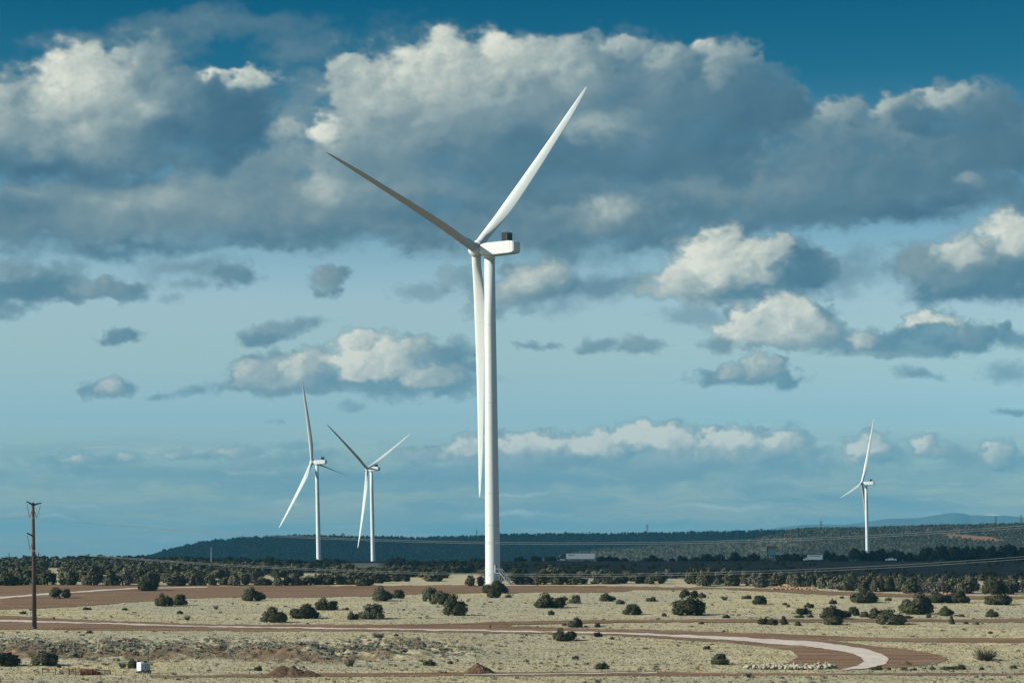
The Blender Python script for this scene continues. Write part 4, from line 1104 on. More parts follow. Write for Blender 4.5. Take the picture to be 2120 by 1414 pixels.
# ---------------------------------------------------------------- woodland: the nearest trees as things, the far rest as one mass
rb = np.random.default_rng(77)
GL = ('woodland junipers behind the brown dirt pad', 'dark green juniper packed in the woodland behind the brown dirt pad')
GR = ('thicket junipers in front of the shaded plain', 'sunlit olive juniper in the low thicket in front of the shaded plain')
GH = ('dark trees along the highway', 'dark shaded tree in the line along the far side of the highway')
GP = ('scrubby junipers on the shaded plain', 'dark scrubby juniper on the shaded plain before the highway')
placed = []
def try_place(px, base, w, h, grp, bank, minsep):
    for q in placed:
        if abs(q[0] - px) < minsep * (w + q[2]) / 2 and abs(q[1] - base) < minsep * 5: return False
    placed.append((px, base, w)); 
    plant('juniper', px, base, w, h, bank[int(rb.integers(len(bank)))], FT[int(rb.integers(4))], grp[1], 'juniper', grp[0])
    return True
def clear_left(px, py):   # the pale grass gaps between the trees
    return any(abs(px - a) < w * (.8 + .5 * float(vnoise(px / 9., py / 3., 61))) and t_ < py < b_ for a, t_, b_, w in OPENINGS)
n = 0; tries = 0
while n < 118 and tries < 9000:
    tries += 1
    u = rb.random() ** 1.5
    px = rb.uniform(-20, 1000); base = 1212.5 - 32 * u
    if clear_left(px, base) or (px > 990 and base > 1195): continue
    if px > 560 and float(fbm(px / 55., base / 12., 97, 3)) > .05: continue
    sc_ = 1.0 - .35 * u
    if try_place(px, base, rb.uniform(30, 54) * sc_, rb.uniform(19, 33) * sc_ * (1.08 if px < 320 else .85), GL, BT, .55): n += 1
n = 0; tries = 0
while n < 66 and tries < 4000:
    tries += 1
    px = rb.uniform(1440, 2160); base = np.interp(px, [1440, 1560, 1700, 1800, 1900, 2120], [1211, 1213, 1219, 1222, 1226, 1229]) + rb.uniform(-8, 2)
    if 1590 < px < 1700 and base > 1214: continue
    if try_place(px, base, rb.uniform(28, 48), rb.uniform(23, 34), GR, BT, .5): n += 1
n = 0; tries = 0
while n < 26 and tries < 2000:      # middle, beside the big tower
    tries += 1
    px = rb.uniform(1045, 1470); base = rb.uniform(1193, 1210)
    if clear_left(px, base): continue
    if rb.random() < .5 * (px > 1380): continue
    if try_place(px, base, rb.uniform(28, 58), rb.uniform(15, 24), GP, BT, .6): n += 1
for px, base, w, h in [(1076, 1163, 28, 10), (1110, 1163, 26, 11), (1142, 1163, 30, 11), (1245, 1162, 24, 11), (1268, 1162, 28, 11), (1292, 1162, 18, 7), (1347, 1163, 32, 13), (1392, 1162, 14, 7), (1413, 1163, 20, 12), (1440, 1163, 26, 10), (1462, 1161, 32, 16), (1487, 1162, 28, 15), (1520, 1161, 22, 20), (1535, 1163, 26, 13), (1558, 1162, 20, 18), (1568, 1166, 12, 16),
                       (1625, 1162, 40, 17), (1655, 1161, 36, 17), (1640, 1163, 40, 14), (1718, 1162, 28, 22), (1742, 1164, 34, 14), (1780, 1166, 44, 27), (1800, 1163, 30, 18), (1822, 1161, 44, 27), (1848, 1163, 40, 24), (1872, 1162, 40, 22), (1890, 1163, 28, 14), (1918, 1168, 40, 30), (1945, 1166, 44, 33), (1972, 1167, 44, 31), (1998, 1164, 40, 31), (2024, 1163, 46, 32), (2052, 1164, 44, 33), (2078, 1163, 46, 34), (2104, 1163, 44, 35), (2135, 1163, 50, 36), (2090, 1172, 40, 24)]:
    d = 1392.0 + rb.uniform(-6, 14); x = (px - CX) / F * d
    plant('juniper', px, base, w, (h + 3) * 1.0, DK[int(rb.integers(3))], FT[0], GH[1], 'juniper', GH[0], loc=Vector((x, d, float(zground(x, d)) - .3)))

# the far rest of the woodland
def mass(name, items, bank):
    Vs = []; n = 0
    data = []; Ns = []
    for me in bank:
        v = np.empty(len(me.vertices) * 3, np.float32); me.vertices.foreach_get('co', v)
        nn = np.empty(len(me.loops) * 3, np.float32); me.corner_normals.foreach_get('vector', nn); data.append((v.reshape(-1, 3), nn.reshape(-1, 3)))
    for (x, y, z, w, h) in items:
        v, nn = data[int(rb.integers(len(data)))]; a = rb.uniform(0, 6.28); ca, sa = math.cos(a), math.sin(a)
        Vs.append(np.stack([(v[:, 0] * ca - v[:, 1] * sa) * w / 2 + x, (v[:, 0] * sa + v[:, 1] * ca) * w / 2 + y, v[:, 2] * h + z - .1], 1)); Ns.append(np.stack([nn[:, 0] * ca - nn[:, 1] * sa, nn[:, 0] * sa + nn[:, 1] * ca, nn[:, 2]], 1))
    V = np.vstack(Vs); q = np.arange(len(V)).reshape(-1, 4)
    o = tag(link(name, mesh_np(name, V, q, M['belt'], smooth=True)), kind='stuff')
    o.data.normals_split_custom_set_from_vertices(np.vstack(Ns))
    return o
items = []
for _ in range(3200):
    d = rb.uniform(745, 1350); px = rb.uniform(-330, 1040)
    py = HY + (HC - float(zground((px - CX) / F * d, d, False))) * F / d
    if clear_left(px, py): continue
    if px > 520 and rb.random() < .42 + .2 * (d > 1000) + .5 * float(sstep(-.1, .25, fbm(px / 70., d / 90., 95, 3))): continue
    x = (px - CX) / F * d
    if d > 1310 and px > 560: continue
    w = rb.uniform(3.2, 6.2); items.append((x, d, float(zground(x, d)), w, w * rb.uniform(.48, .72) * (1.0 if px < 400 else .80)))
for _ in range(600):      # thin scrub on the shaded plain
    d = rb.uniform(760, 1320); px = rb.uniform(1040, 2420); x = (px - CX) / F * d
    dens = float(fbm(x / 60., d / 140., 91, 3))
    py = HY + (HC - float(zground(x, d, False))) * F / d
    if clear_left(px, py): continue
    if dens < .02 and d > 850: continue
    w = rb.uniform(1.0, 3.0) * (1.25 if px > 2000 else 1); items.append((x, d, float(zground(x, d)), w, w * rb.uniform(.5, .7)))
for _ in range(310):      # low brush beyond the highway
    d = rb.uniform(1390, 1430); px = rb.uniform(1040, 2420); x = (px - CX) / F * d
    if float(fbm(px / 40., 0.5 + 0 * px, 93, 3)) < -.05: continue
    w = rb.uniform(1.5, 4.5); items.append((x, d, float(zground(x, d)) - .2, w, w * rb.uniform(.4, .65)))
mass('woodland', items, LOWV)
SHADES = [([(-420, 1460), (-250, 1400), (-130, 1270), (-70, 1090), (-10, 940), (60, 830), (160, 795), (420, 780), (620, 900), (640, 1500), (560, 1850), (200, 1960), (-100, 1950), (-420, 1700)], 1500, 5),
          ([(-1150, 3700), (-200, 3650), (260, 3850), (480, 4150), (700, 4500), (1150, 4650), (1200, 5150), (300, 5250), (-1150, 5200)], 1500, 15),
          ([(290, 2860), (640, 2860), (690, 3050), (560, 3160), (330, 3120)], 1400, 25)]
# ---------------------------------------------------------------- clouds
# centre x, centre y, half width, half height, turn, tone, tone slope towards the sun, softness, cover, level base
PUFFS = [
 # thin dark veil at the top left
 (180, 78, 150, 28, 8, .22, .1, .9, .75, 0), (330, 60, 150, 40, 5, .22, .1, .9, .8, 0), (440, 48, 110, 50, 0, .25, .1, .85, .8, 0), (520, 60, 170, 38, 0, .25, .1, .9, .75, 0), (640, 100, 110, 50, 10, .28, .1, .9, .7, 0), (330, 105, 130, 40, 0, .30, .1, .9, .8, 0),
 (660, 175, 50, 60, 0, .36, .1, .9, .6, 0),
 # broad grey sheet under everything on the left and centre
 (60, 455, 300, 90, 0, .30, .1, .5, 1, .72), (330, 440, 360, 100, 0, .40, .15, .5, 1, .82), (700, 430, 260, 110, 0, .36, .15, .6, 1, .85), (560, 330, 160, 120, 0, .40, .15, .7, .95, 0), (960, 470, 260, 80, 0, .36, .1, .7, .95, .8), (1150, 500, 260, 60, 0, .32, .1, .8, .8, 0),
 (620, 240, 80, 110, 0, .42, .2, .9, .75, 0),
 # great central bank
 (1010, 290, 390, 215, 0, .36, .35, .35, 1, 0), (1340, 270, 350, 195, 0, .24, .28, .35, 1, 0), (1300, 420, 420, 110, 0, .25, .15, .6, 1, 0), (1560, 250, 130, 150, 0, .14, .18, .4, 1, 0), (1640, 215, 55, 55, 0, .12, .15, .5, 1, 0),
 (760, 200, 110, 110, 0, .52, .3, .5, 1, 0), (730, 150, 70, 45, 0, .55, .25, .5, 1, 0),
 (1190, 120, 130, 55, 0, .50, .3, .4, 1, 0), (1300, 100, 70, 32, 0, .55, .3, .4, 1, 0), (1060, 100, 100, 48, 0, .66, .3, .4, 1, 0), (905, 130, 115, 80, 0, .74, .25, .45, 1, 0), (850, 185, 130, 85, -15, .66, .25, .7, 1, 0), (950, 190, 120, 70, 0, .60, .25, .8, .9, 0),
 (1060, 150, 85, 60, 0, .64, .3, .6, 1, 0), (1170, 165, 110, 60, 0, .44, .25, .7, .9, 0), (1455, 100, 36, 24, 0, .66, .3, .5, 1, 0), (1400, 130, 75, 45, 0, .40, .3, .6, 1, 0), (1520, 125, 75, 45, 0, .44, .3, .5, 1, 0), (1490, 165, 35, 40, 0, .48, .2, .8, .8, 0),
 (900, 175, 230, 130, -12, .74, .25, .85, .85, 0), (880, 130, 90, 62, 0, .84, .2, .7, .9, 0), (1000, 215, 150, 60, 0, .58, .2, .95, .8, 0), (770, 225, 90, 70, 0, .60, .25, .9, .85, 0), (820, 195, 45, 38, 0, .72, .25, .8, .8, 0), (1180, 140, 120, 62, 0, .60, .3, .7, .9, 0), (1060, 110, 70, 45, 0, .80, .3, .6, .9, 0),
 (1120, 310, 260, 85, 0, .15, .1, .9, .9, 0), (980, 350, 260, 60, 0, .20, .1, .95, .8, 0), (960, 260, 120, 60, 10, .36, .2, .9, .6, 0), (1250, 258, 120, 42, -4, .62, .25, .9, .85, 0), (1230, 185, 110, 45, 0, .40, .25, .9, .8, 0), (1360, 300, 150, 50, 0, .22, .1, .9, .7, 0), (1590, 270, 130, 100, 0, .05, .1, .8, .9, 0), (1500, 300, 150, 40, 0, .10, .05, .95, .8, 0), (1620, 200, 70, 55, 0, .10, .1, .7, .9, 0),
 (1330, 345, 160, 40, 0, .12, .05, .9, .7, 0), (880, 440, 200, 26, 0, .20, .05, .9, .8, 0), (1130, 395, 160, 40, 0, .24, .1, .9, .8, 0), (1270, 445, 150, 50, 0, .66, .25, .85, .9, 0), (1130, 445, 110, 26, 0, .36, .1, .9, .8, 0), (1010, 478, 130, 26, 0, .36, .1, .9, .7, 0), (1480, 400, 140, 45, 0, .34, .15, .9, .7, 0), (1420, 490, 160, 40, 0, .26, .1, .9, .8, 0), (1630, 340, 140, 40, 0, .34, .15, .9, .7, 0),
 # left cumulus
 (60, 250, 180, 120, 0, .44, .35, .4, 1, 0), (15, 195, 50, 38, 0, .56, .3, .45, 1, 0), (230, 230, 210, 160, 0, .46, .4, .3, 1, 0), (440, 260, 160, 115, 0, .18, .25, .4, 1, 0), (300, 140, 110, 60, 0, .40, .3, .5, 1, 0), (370, 180, 75, 60, 0, .34, .3, .6, 1, 0),
 (515, 165, 62, 34, 0, .76, .25, .45, 1, 0), (450, 155, 45, 22, 0, .70, .25, .5, 1, 0), (500, 235, 95, 70, 0, .06, .12, .55, 1, 0), (445, 185, 30, 34, 0, .14, .15, .6, 1, 0),
 (180, 175, 135, 100, -10, .78, .28, .7, 1, 0), (150, 130, 80, 50, 0, .74, .25, .7, .9, 0), (120, 225, 85, 55, 0, .68, .25, .8, .9, 0), (215, 185, 60, 60, 0, .70, .25, .8, .8, 0), (300, 235, 90, 55, 0, .60, .25, .8, .95, 0), (90, 285, 130, 40, 0, .58, .2, .9, .85, 0), (230, 265, 110, 40, 0, .56, .2, .9, .8, 0), (40, 270, 90, 40, 0, .48, .2, .9, .8, 0), (440, 280, 150, 60, 0, .03, .06, .8, 1, 0), (480, 215, 85, 60, 0, .06, .08, .7, .9, 0),
 (190, 318, 170, 26, 0, .40, .2, .9, .8, 0), (60, 350, 190, 42, 0, .08, .04, .9, .95, 0), (210, 375, 130, 40, 0, .12, .05, .9, .85, 0), (330, 330, 170, 30, -4, .26, .15, .9, .8, 0), (370, 420, 190, 50, 0, .54, .2, .9, .85, 0), (170, 465, 180, 40, 0, .40, .1, .9, .8, 0), (480, 385, 90, 34, 0, .46, .2, .9, .6, 0), (40, 440, 160, 40, 0, .22, .05, .9, .8, 0),
 (300, 510, 330, 22, 0, .18, .02, .9, .9, 0), (640, 490, 220, 30, 0, .24, .05, .9, .7, 0),
 (600, 270, 48, 34, 0, .66, .25, .8, .8, 0), (676, 268, 50, 38, 0, .84, .25, .7, 1, 0), (695, 385, 95, 78, 0, .66, .25, .85, .95, 0), (740, 330, 110, 60, 0, .38, .15, .9, .6, 0), (810, 215, 60, 50, 0, .64, .2, .9, .7, 0), (620, 330, 70, 40, 0, .48, .2, .9, .6, 0), (830, 330, 160, 50, 0, .30, .15, .9, .6, 0),
 # right bank
 (1960, 300, 300, 120, 0, .27, .25, .35, 1, 0), (1720, 330, 200, 110, 0, .28, .15, .6, 1, 0), (1800, 420, 330, 62, 3, .22, .1, .5, 1, .75), (1600, 450, 180, 50, 8, .26, .1, .7, .9, 0), (2090, 400, 120, 60, 0, .20, .1, .7, 1, 0),
 (1935, 205, 105, 40, 12, .64, .25, .4, 1, 0), (1850, 220, 60, 40, 20, .52, .25, .6, 1, 0), (1745, 232, 62, 42, 0, .46, .3, .55, 1, 0), (2060, 220, 90, 40, 0, .22, .15, .7, 1, 0), (1910, 250, 105, 42, 0, .16, .15, .55, 1, 0), (2030, 250, 110, 55, 0, .18, .15, .8, 1, 0), (1960, 320, 150, 40, 0, .26, .1, .9, .7, 0), (1620, 400, 160, 40, 0, .36, .1, .9, .7, 0), (1740, 375, 160, 34, 0, .24, .1, .9, .7, 0),
 (2010, 375, 50, 16, -20, .50, .2, .9, .7, 0), (1900, 420, 180, 28, 4, .07, .02, .9, .8, 0), (2080, 420, 80, 25, 0, .34, .1, .9, .5, 0),
 # cumulus of the middle right
 (1640, 565, 95, 68, 0, .12, .15, .45, 1, .85), (1495, 565, 140, 78, 0, .86, .25, .35, 1, .80), (1345, 600, 55, 32, 0, .72, .2, .7, .9, .8), (1400, 580, 60, 50, 0, .80, .2, .6, .9, .8), (1550, 525, 80, 40, 0, .88, .2, .5, 1, 0), (1620, 505, 34, 22, 0, .74, .2, .6, .9, 0), (1500, 500, 60, 40, 0, .86, .2, .6, .9, 0), (1490, 600, 95, 30, 10, .46, .1, .8, .85, 0), (1570, 610, 120, 22, 0, .18, .05, .8, .9, 0),
 (1440, 655, 90, 24, 0, .30, .1, .7, .6, 0),
 (1720, 695, 45, 40, 0, .18, .2, .6, .9, 0), (1610, 680, 145, 62, 0, .80, .22, .35, 1, .72), (1640, 655, 85, 42, 0, .86, .2, .5, 1, 0), (1545, 680, 65, 40, 0, .84, .2, .6, 1, 0), (1490, 712, 48, 18, 0, .42, .1, .7, .9, 0), (1640, 712, 90, 14, 0, .60, .1, .8, .7, 0),
 (2010, 565, 170, 78, 0, .30, .3, .4, 1, .85), (1760, 560, 90, 55, 0, .26, .1, .8, .7, 0), (2095, 490, 80, 72, 0, .80, .22, .45, 1, 0), (1990, 520, 62, 42, 0, .76, .22, .7, 1, 0), (1920, 570, 45, 32, 0, .40, .2, .8, .9, 0), (2010, 608, 175, 28, 0, .12, .05, .7, .95, .8), (2090, 570, 70, 40, 0, .20, .1, .8, .8, 0),
 (1880, 712, 190, 30, 0, .26, .15, .5, 1, .8), (1930, 672, 68, 34, 0, .84, .2, .4, 1, .85), (1905, 695, 80, 26, 10, .20, .15, .5, 1, 0), (1788, 702, 36, 26, 0, .72, .2, .6, 1, 0), (2035, 700, 62, 34, 0, .30, .25, .6, 1, .9), (1840, 733, 120, 11, 0, .52, .1, .8, .8, 0), (2095, 705, 45, 26, 0, .26, .1, .7, .9, 0),
 (1550, 782, 118, 26, 0, .34, .1, .5, 1, .75), (1565, 762, 34, 32, 0, .66, .25, .5, 1, 0), (1600, 762, 38, 26, 0, .58, .25, .6, 1, 0), (1515, 772, 34, 26, 0, .66, .2, .6, 1, 0), (1630, 785, 30, 14, 0, .28, .1, .7, .9, 0),
 (1235, 718, 45, 18, 0, .42, .15, .6, .9, .8), (1320, 716, 70, 20, 0, .42, .15, .6, .9, .8), (1095, 713, 38, 9, -6, .36, .1, .8, .8, 0), (1140, 718, 28, 9, 8, .36, .1, .8, .8, 0), (1900, 775, 60, 14, -8, .34, .1, .8, .9, 0), (2090, 775, 60, 26, 0, .30, .1, .9, .75, 0), (2100, 850, 44, 10, 0, .34, .1, .8, .9, 0),
 # behind the big tower
 (1230, 600, 150, 46, 10, .26, .1, .8, .85, 0), (1080, 590, 130, 48, 8, .50, .2, .6, .95, 0), (1100, 568, 95, 38, 15, .80, .2, .8, .95, 0), (925, 575, 20, 34, 0, .62, .1, .8, .7, 0), (960, 570, 30, 30, 0, .42, .1, .8, .7, 0), (880, 605, 60, 22, 0, .36, .1, .9, .6, 0), (1000, 640, 50, 20, 0, .34, .1, .9, .5, 0),
 # left middle scraps
 (60, 600, 150, 48, 6, .22, .12, .6, 1, .85), (30, 555, 80, 32, 0, .42, .15, .8, .9, 0), (130, 555, 60, 26, 0, .34, .1, .9, .7, 0), (205, 598, 75, 26, 5, .42, .2, .6, .95, 0), (270, 605, 48, 22, 0, .28, .15, .7, .95, 0), (20, 640, 70, 25, 0, .14, .05, .8, .9, 0),
 (400, 560, 120, 34, -4, .38, .15, .9, .85, 0), (490, 572, 62, 26, 0, .28, .1, .7, .9, 0), (390, 590, 55, 18, 0, .32, .1, .9, .7, 0), (678, 582, 48, 36, 25, .42, .2, .6, .95, 0), (345, 620, 25, 14, 0, .36, .1, .9, .5, 0),
 (256, 694, 50, 19, 5, .30, .15, .5, .95, 0), (580, 686, 98, 24, 10, .42, .2, .6, .9, .85), (540, 702, 55, 14, 0, .28, .1, .7, .9, 0),
 (225, 808, 66, 19, 0, .42, .1, .6, .95, .7), (228, 800, 34, 22, 0, .74, .2, .6, 1, .8), (330, 822, 32, 9, 0, .32, .1, .8, .8, 0), (400, 806, 50, 14, 12, .36, .1, .9, .7, 0), (725, 842, 36, 14, 0, .34, .1, .9, .6, 0), (575, 870, 22, 8, 0, .34, .1, .9, .5, 0),
 # bright cumulus left of the tower
 (720, 795, 300, 30, 0, .30, .1, .5, 1, .75), (920, 745, 85, 50, 0, .30, .2, .6, .95, 0), (580, 772, 128, 46, 6, .66, .2, .5, 1, .85), (640, 748, 60, 32, 10, .78, .2, .5, 1, 0), (520, 770, 48, 34, 0, .74, .2, .6, 1, 0), (770, 748, 88, 68, 0, .90, .18, .3, 1, .85), (740, 700, 40, 26, 0, .88, .2, .5, 1, 0), (830, 745, 45, 50, 0, .78, .22, .6, .9, 0), (870, 718, 42, 28, 0, .66, .2, .6, 1, 0), (895, 782, 66, 28, 8, .70, .2, .5, 1, .85), (700, 808, 260, 10, 0, .38, .05, .9, .7, 0),
 # low bank along the horizon
 (300, 985, 420, 46, 0, .48, .1, .95, .42, 0), (640, 1000, 300, 40, 0, .52, .1, .95, .42, 0), (1350, 965, 480, 50, 0, .58, .2, .9, .6, 0), (1000, 965, 260, 40, 0, .60, .2, .9, .6, 0), (1900, 975, 260, 40, 0, .48, .15, .9, .5, 0),
 (900, 938, 80, 18, 6, .68, .2, .6, .95, 0), (990, 930, 84, 33.3, 4, .80, .38, .6, .95, 0), (1090, 925, 84, 35.8, 0, .88, .38, .6, 1, 0), (1170, 922, 70, 30.7, 0, .80, .38, .6, 1, 0), (1250, 918, 74, 35.8, 4, .88, .38, .6, 1, 0), (1325, 902, 62, 35.8, 0, .88, .38, .5, 1, 0), (1395, 912, 74, 38.4, 0, .88, .38, .6, 1, 0), (1470, 925, 60, 33.3, 0, .80, .38, .6, 1, 0), (1540, 918, 75, 38.4, 4, .88, .38, .6, 1, 0), (1625, 912, 64, 38.4, 4, .88, .38, .6, 1, 0), (1680, 935, 50, 18, 0, .60, .2, .8, .9, 0),
 (1080, 955, 90, 22, 6, .62, .2, .8, .9, 0), (1400, 950, 120, 26, 6, .68, .15, .8, .9, 0), (1540, 948, 90, 22, 6, .66, .15, .8, .9, 0), (1200, 960, 120, 22, 0, .46, .1, .9, .8, 0), (1440, 980, 200, 20, 0, .46, .1, .9, .7, 0), (1640, 965, 90, 24, 0, .40, .1, .9, .8, 0), (920, 985, 140, 22, 0, .52, .1, .9, .7, 0),
 (1795, 928, 70, 38.4, 12, .88, .38, .6, 1, 0), (1820, 950, 60, 16, 0, .44, .1, .8, .8, 0), (1912, 920, 40, 25.6, 0, .80, .38, .5, 1, 0), (1955, 936, 44, 16, 0, .66, .2, .7, .9, 0), (2064, 942, 44, 38.4, 0, .80, .38, .5, 1, 0), (2000, 950, 44, 16, 0, .58, .1, .8, .8, 0), (2110, 960, 40, 18, 0, .46, .1, .8, .8, 0),
 (150, 955, 120, 14, 0, .44, .1, .9, .8, 0), (490, 936, 66, 17.9, 6, .80, .38, .7, .95, 0), (520, 958, 80, 14, 6, .66, .2, .8, .9, 0), (430, 945, 40, 10, 0, .54, .2, .8, .8, 0), (365, 942, 32, 12.8, 0, .80, .38, .7, .95, 0), (262, 948, 34, 11.5, 0, .80, .38, .7, .9, 0), (170, 951, 48, 14.1, 0, .80, .38, .7, .9, 0), (165, 972, 50, 12, 0, .50, .1, .8, .8, 0), (650, 948, 90, 20, 0, .42, .1, .9, .8, 0), (620, 920, 60, 12, 0, .36, .1, .9, .6, 0), (450, 1005, 16, 8, 0, .66, .1, .8, .8, 0), (860, 1000, 90, 18, 0, .60, .1, .9, .7, 0), (1210, 995, 120, 14, 0, .52, .1, .9, .6, 0), (1260, 1035, 50, 10, 0, .60, .1, .9, .6, 0), (1550, 1010, 120, 16, 0, .50, .1, .9, .6, 0), (900, 1050, 120, 12, 0, .56, .1, .9, .6, 0), (1700, 1075, 160, 10, 0, .60, .1, .9, .6, 0), (1390, 1085, 90, 9, 0, .58, .1, .9, .6, 0),
]

def gnoise(x, y, seed):
    ix = np.floor(x).astype(np.int64); iy = np.floor(y).astype(np.int64); fx = x - ix; fy = y - iy
    def g(i, j, u, v):
        a = _hash(i, j, seed) * 2 * math.pi; return np.cos(a) * u + np.sin(a) * v
    sx = fx * fx * fx * (fx * (fx * 6 - 15) + 10); sy = fy * fy * fy * (fy * (fy * 6 - 15) + 10)
    a = g(ix, iy, fx, fy); b = g(ix + 1, iy, fx - 1, fy); c = g(ix, iy + 1, fx, fy - 1); d = g(ix + 1, iy + 1, fx - 1, fy - 1)
    return ((a + (b - a) * sx) * (1 - sy) + (c + (d - c) * sx) * sy) * 1.5
def turb(x, y, seed, o=5, gain=.5):
    x = np.asarray(x, float); y = np.asarray(y, float); t = 0; a = .55
    for i in range(o):
        t = t + a * gnoise(x, y, seed + i * 13); a *= gain
        x, y = (x * .8 - y * .6) * 2.03 + 5.1, (x * .6 + y * .8) * 2.03 + 1.7
    return t
def billows(x, y, seed, o=4):
    t = 0; a = .6; x = np.asarray(x, float); y = np.asarray(y, float)
    for i in range(o):
        t = t + a * (.5 - 2.0 * np.abs(gnoise(x, y, seed + i * 13))); a *= .52
        x, y = (x * .8 - y * .6) * 2.03 + 5.1, (x * .6 + y * .8) * 2.03 + 1.7
    return t
def cloud_fields(step=2.07):
    """cover and brightness of every cloud over the part of the sky that is seen"""
    xs = np.arange(-190, 2312, step); ys = np.arange(-150, 1168, step)
    X, Y = np.meshgrid(xs, ys)
    Yb = Y * 1.25
    def warp(s, a, sd, o):
        return a * 2 * turb(X / s, Yb / s, sd, o), a * 1.5 * turb(X / s + 31.7, Yb / s, sd + 50, o)
    a0, b0 = warp(150, 26, 301, 6); a1, b1 = warp(44, 9, 305, 4)
    XL, YL = X + a0 + .8 * a1, Y + b0 + .8 * b1
    XS, YS = X + .28 * a0 + .75 * a1, Y + .28 * b0 + .75 * b1
    e1 = turb(X / 70, Yb / 60, 311, 6); e2 = turb(X / 26, Yb / 22, 317, 5)
    A = np.zeros_like(X); T = np.full_like(X, .35); D = np.zeros_like(X)
    S3 = np.array([-.80, .56, .22])
    r = np.random.default_rng(2024)
    def splat(cx, cy, rx, ry, rot, tone, grad, soft, alp, fl=0, big=None, child=False):
        rm = math.sqrt(rx * ry); big = rm > 62 if big is None else big
        m = 1.35 * max(rx, ry) + (60 if big else 26)
        i0, i1 = np.searchsorted(xs, (cx - m, cx + m)); my = 1.35 * (ry + rx * abs(math.sin(R(rot)))) + (60 if big else 26)
        j0, j1 = np.searchsorted(ys, (cy - my, cy + my))
        if i1 <= i0 or j1 <= j0: return
        sl = (slice(j0, j1), slice(i0, i1))
        dx = (XL if big else XS)[sl] - cx; dy = cy - (YL if big else YS)[sl]
        if rot:
            c, s_ = math.cos(R(rot)), math.sin(R(rot)); dx, dy = dx * c + dy * s_, -dx * s_ + dy * c
        lx, ly = dx / rx, dy / ry
        l2 = lx * lx + ly * ly
        k = min(.9, (7 + .22 * rm) / rm)
        l = np.sqrt(l2) + (e1[sl] * 1.2 if rm > 40 else e1[sl] * .5) * k + e2[sl] * k * (.5 if big else .85)
        if fl:
            l = np.maximum(l, -ly / fl + e2[sl] * .12 + np.clip(.0, 0, 1))
        so = min(1.0, soft * 1.25) if big else soft
        a = alp * sstep(1 + .14 * so, 1 - so, l)
        nz = np.sqrt(np.clip(1 - np.minimum(l2, 1), 0, 1))
        lit = lx * S3[0] + ly * S3[1] + nz * S3[2]
        if child:
            D[sl] = D[sl] * (1 - a) + (tone + grad * (np.clip(lit, -1, 1) - .18)) * a
        else:
            T[sl] = T[sl] * (1 - a) + (tone + grad * (np.clip(lit, -1, 1) - .12)) * a
            if soft <= .66: D[sl] = D[sl] * (1 - a)
        A[sl] = A[sl] + a - A[sl] * a
    for (cx, cy, rx, ry, rot, tc, tg, soft, alp, fl) in PUFFS:
        if cy > 470: rx, ry = rx * 1.12, ry * 1.10
        splat(cx, cy, rx, ry, rot, tc, tg, soft, alp, fl)
        rm = math.sqrt(rx * ry)
        if soft > .66 or rm < 20 or alp < .95: continue
        # heads of smaller billows over each solid cloud
        n = int(np.clip(rm / 3.2, 6, 34))
        ang = r.uniform(0, 2 * math.pi, n); q = np.sqrt(r.random(n)) * .80
        u, v = np.cos(ang) * q, np.sin(ang) * q
        o = np.argsort(-v)
        for i in o:
            if fl and v[i] < -.55 * fl: continue
            rr = rm * r.uniform(.13, .34); c, s_ = math.cos(R(rot)), math.sin(R(rot))
            ddx, ddy = u[i] * rx, v[i] * ry
            px, py = cx + ddx * c - ddy * s_, cy - (ddx * s_ + ddy * c)
            t = r.normal(0, .025)
            splat(px, py, rr * r.uniform(1.0, 1.5), rr, 0, t, .12 + .28 * tg, r.uniform(.5, .9), r.uniform(.5, .9), 0, False, True)
    # crisp relief: each small bulge is brighter on the sun's side
    def rel(f, s, sd, o, k):
        return f((XS + k) / s, (YS * 1.2 + k * .7) / s, sd, o) - f((XS - k) / s, (YS * 1.2 - k * .7) / s, sd, o)
    re = rel(turb, 140, 331, 4, 16) * .08 + rel(billows, 70, 337, 4, 7) * .06
    T = T + D * np.clip(.22 + .7 * T, .22, .75)
    T = T + re * sstep(.15, .8, A) * np.clip(.15 + 1.1 * T, 0, 1)
    T = T + rel(billows, 30, 361, 3, 3) * .05 * sstep(.3, .9, A) * sstep(.45, .8, T)
    T = T + .05 * turb(X / 260, Y / 110, 351, 4) * sstep(.2, .8, A)
    A = A * (1 - .28 * sstep(.05, .5, turb(X / 170, Y / 85, 371, 5)) * sstep(.45, .2, T))     # thinner places let the sky through
    # thin streaked cloud low over the horizon
    s1 = turb(X / 420 + 3, Y / 46, 341, 5); s2 = turb((X + 2 * a0) / 230 + 9, (Y + b0 * .6) / 17, 347, 6)
    band = sstep(880, 960, Y) * sstep(1165, 1120, Y)
    la = band * np.clip(.40 + .9 * s1 + .75 * s2, 0, 1) * .9
    lt = .50 + .85 * s2 - .30 * s1
    # streaks lie behind the cumulus heads
    T = (T * A + lt * la * (1 - A)) / np.maximum(A + la * (1 - A), 1e-4); A = A + la * (1 - A)
    fade = sstep(-190, -90, X) * sstep(2310, 2210, X) * sstep(-150, -70, Y)
    return xs, ys, X, Y, np.clip(A * fade, 0, 1), np.clip(T, -.1, 1.15)
def lin(r, g, b):
    f = lambda c: (c / 255 / 12.92) if c <= 10 else ((c / 255 + .055) / 1.055) ** 2.4
    return (f(r), f(g), f(b))
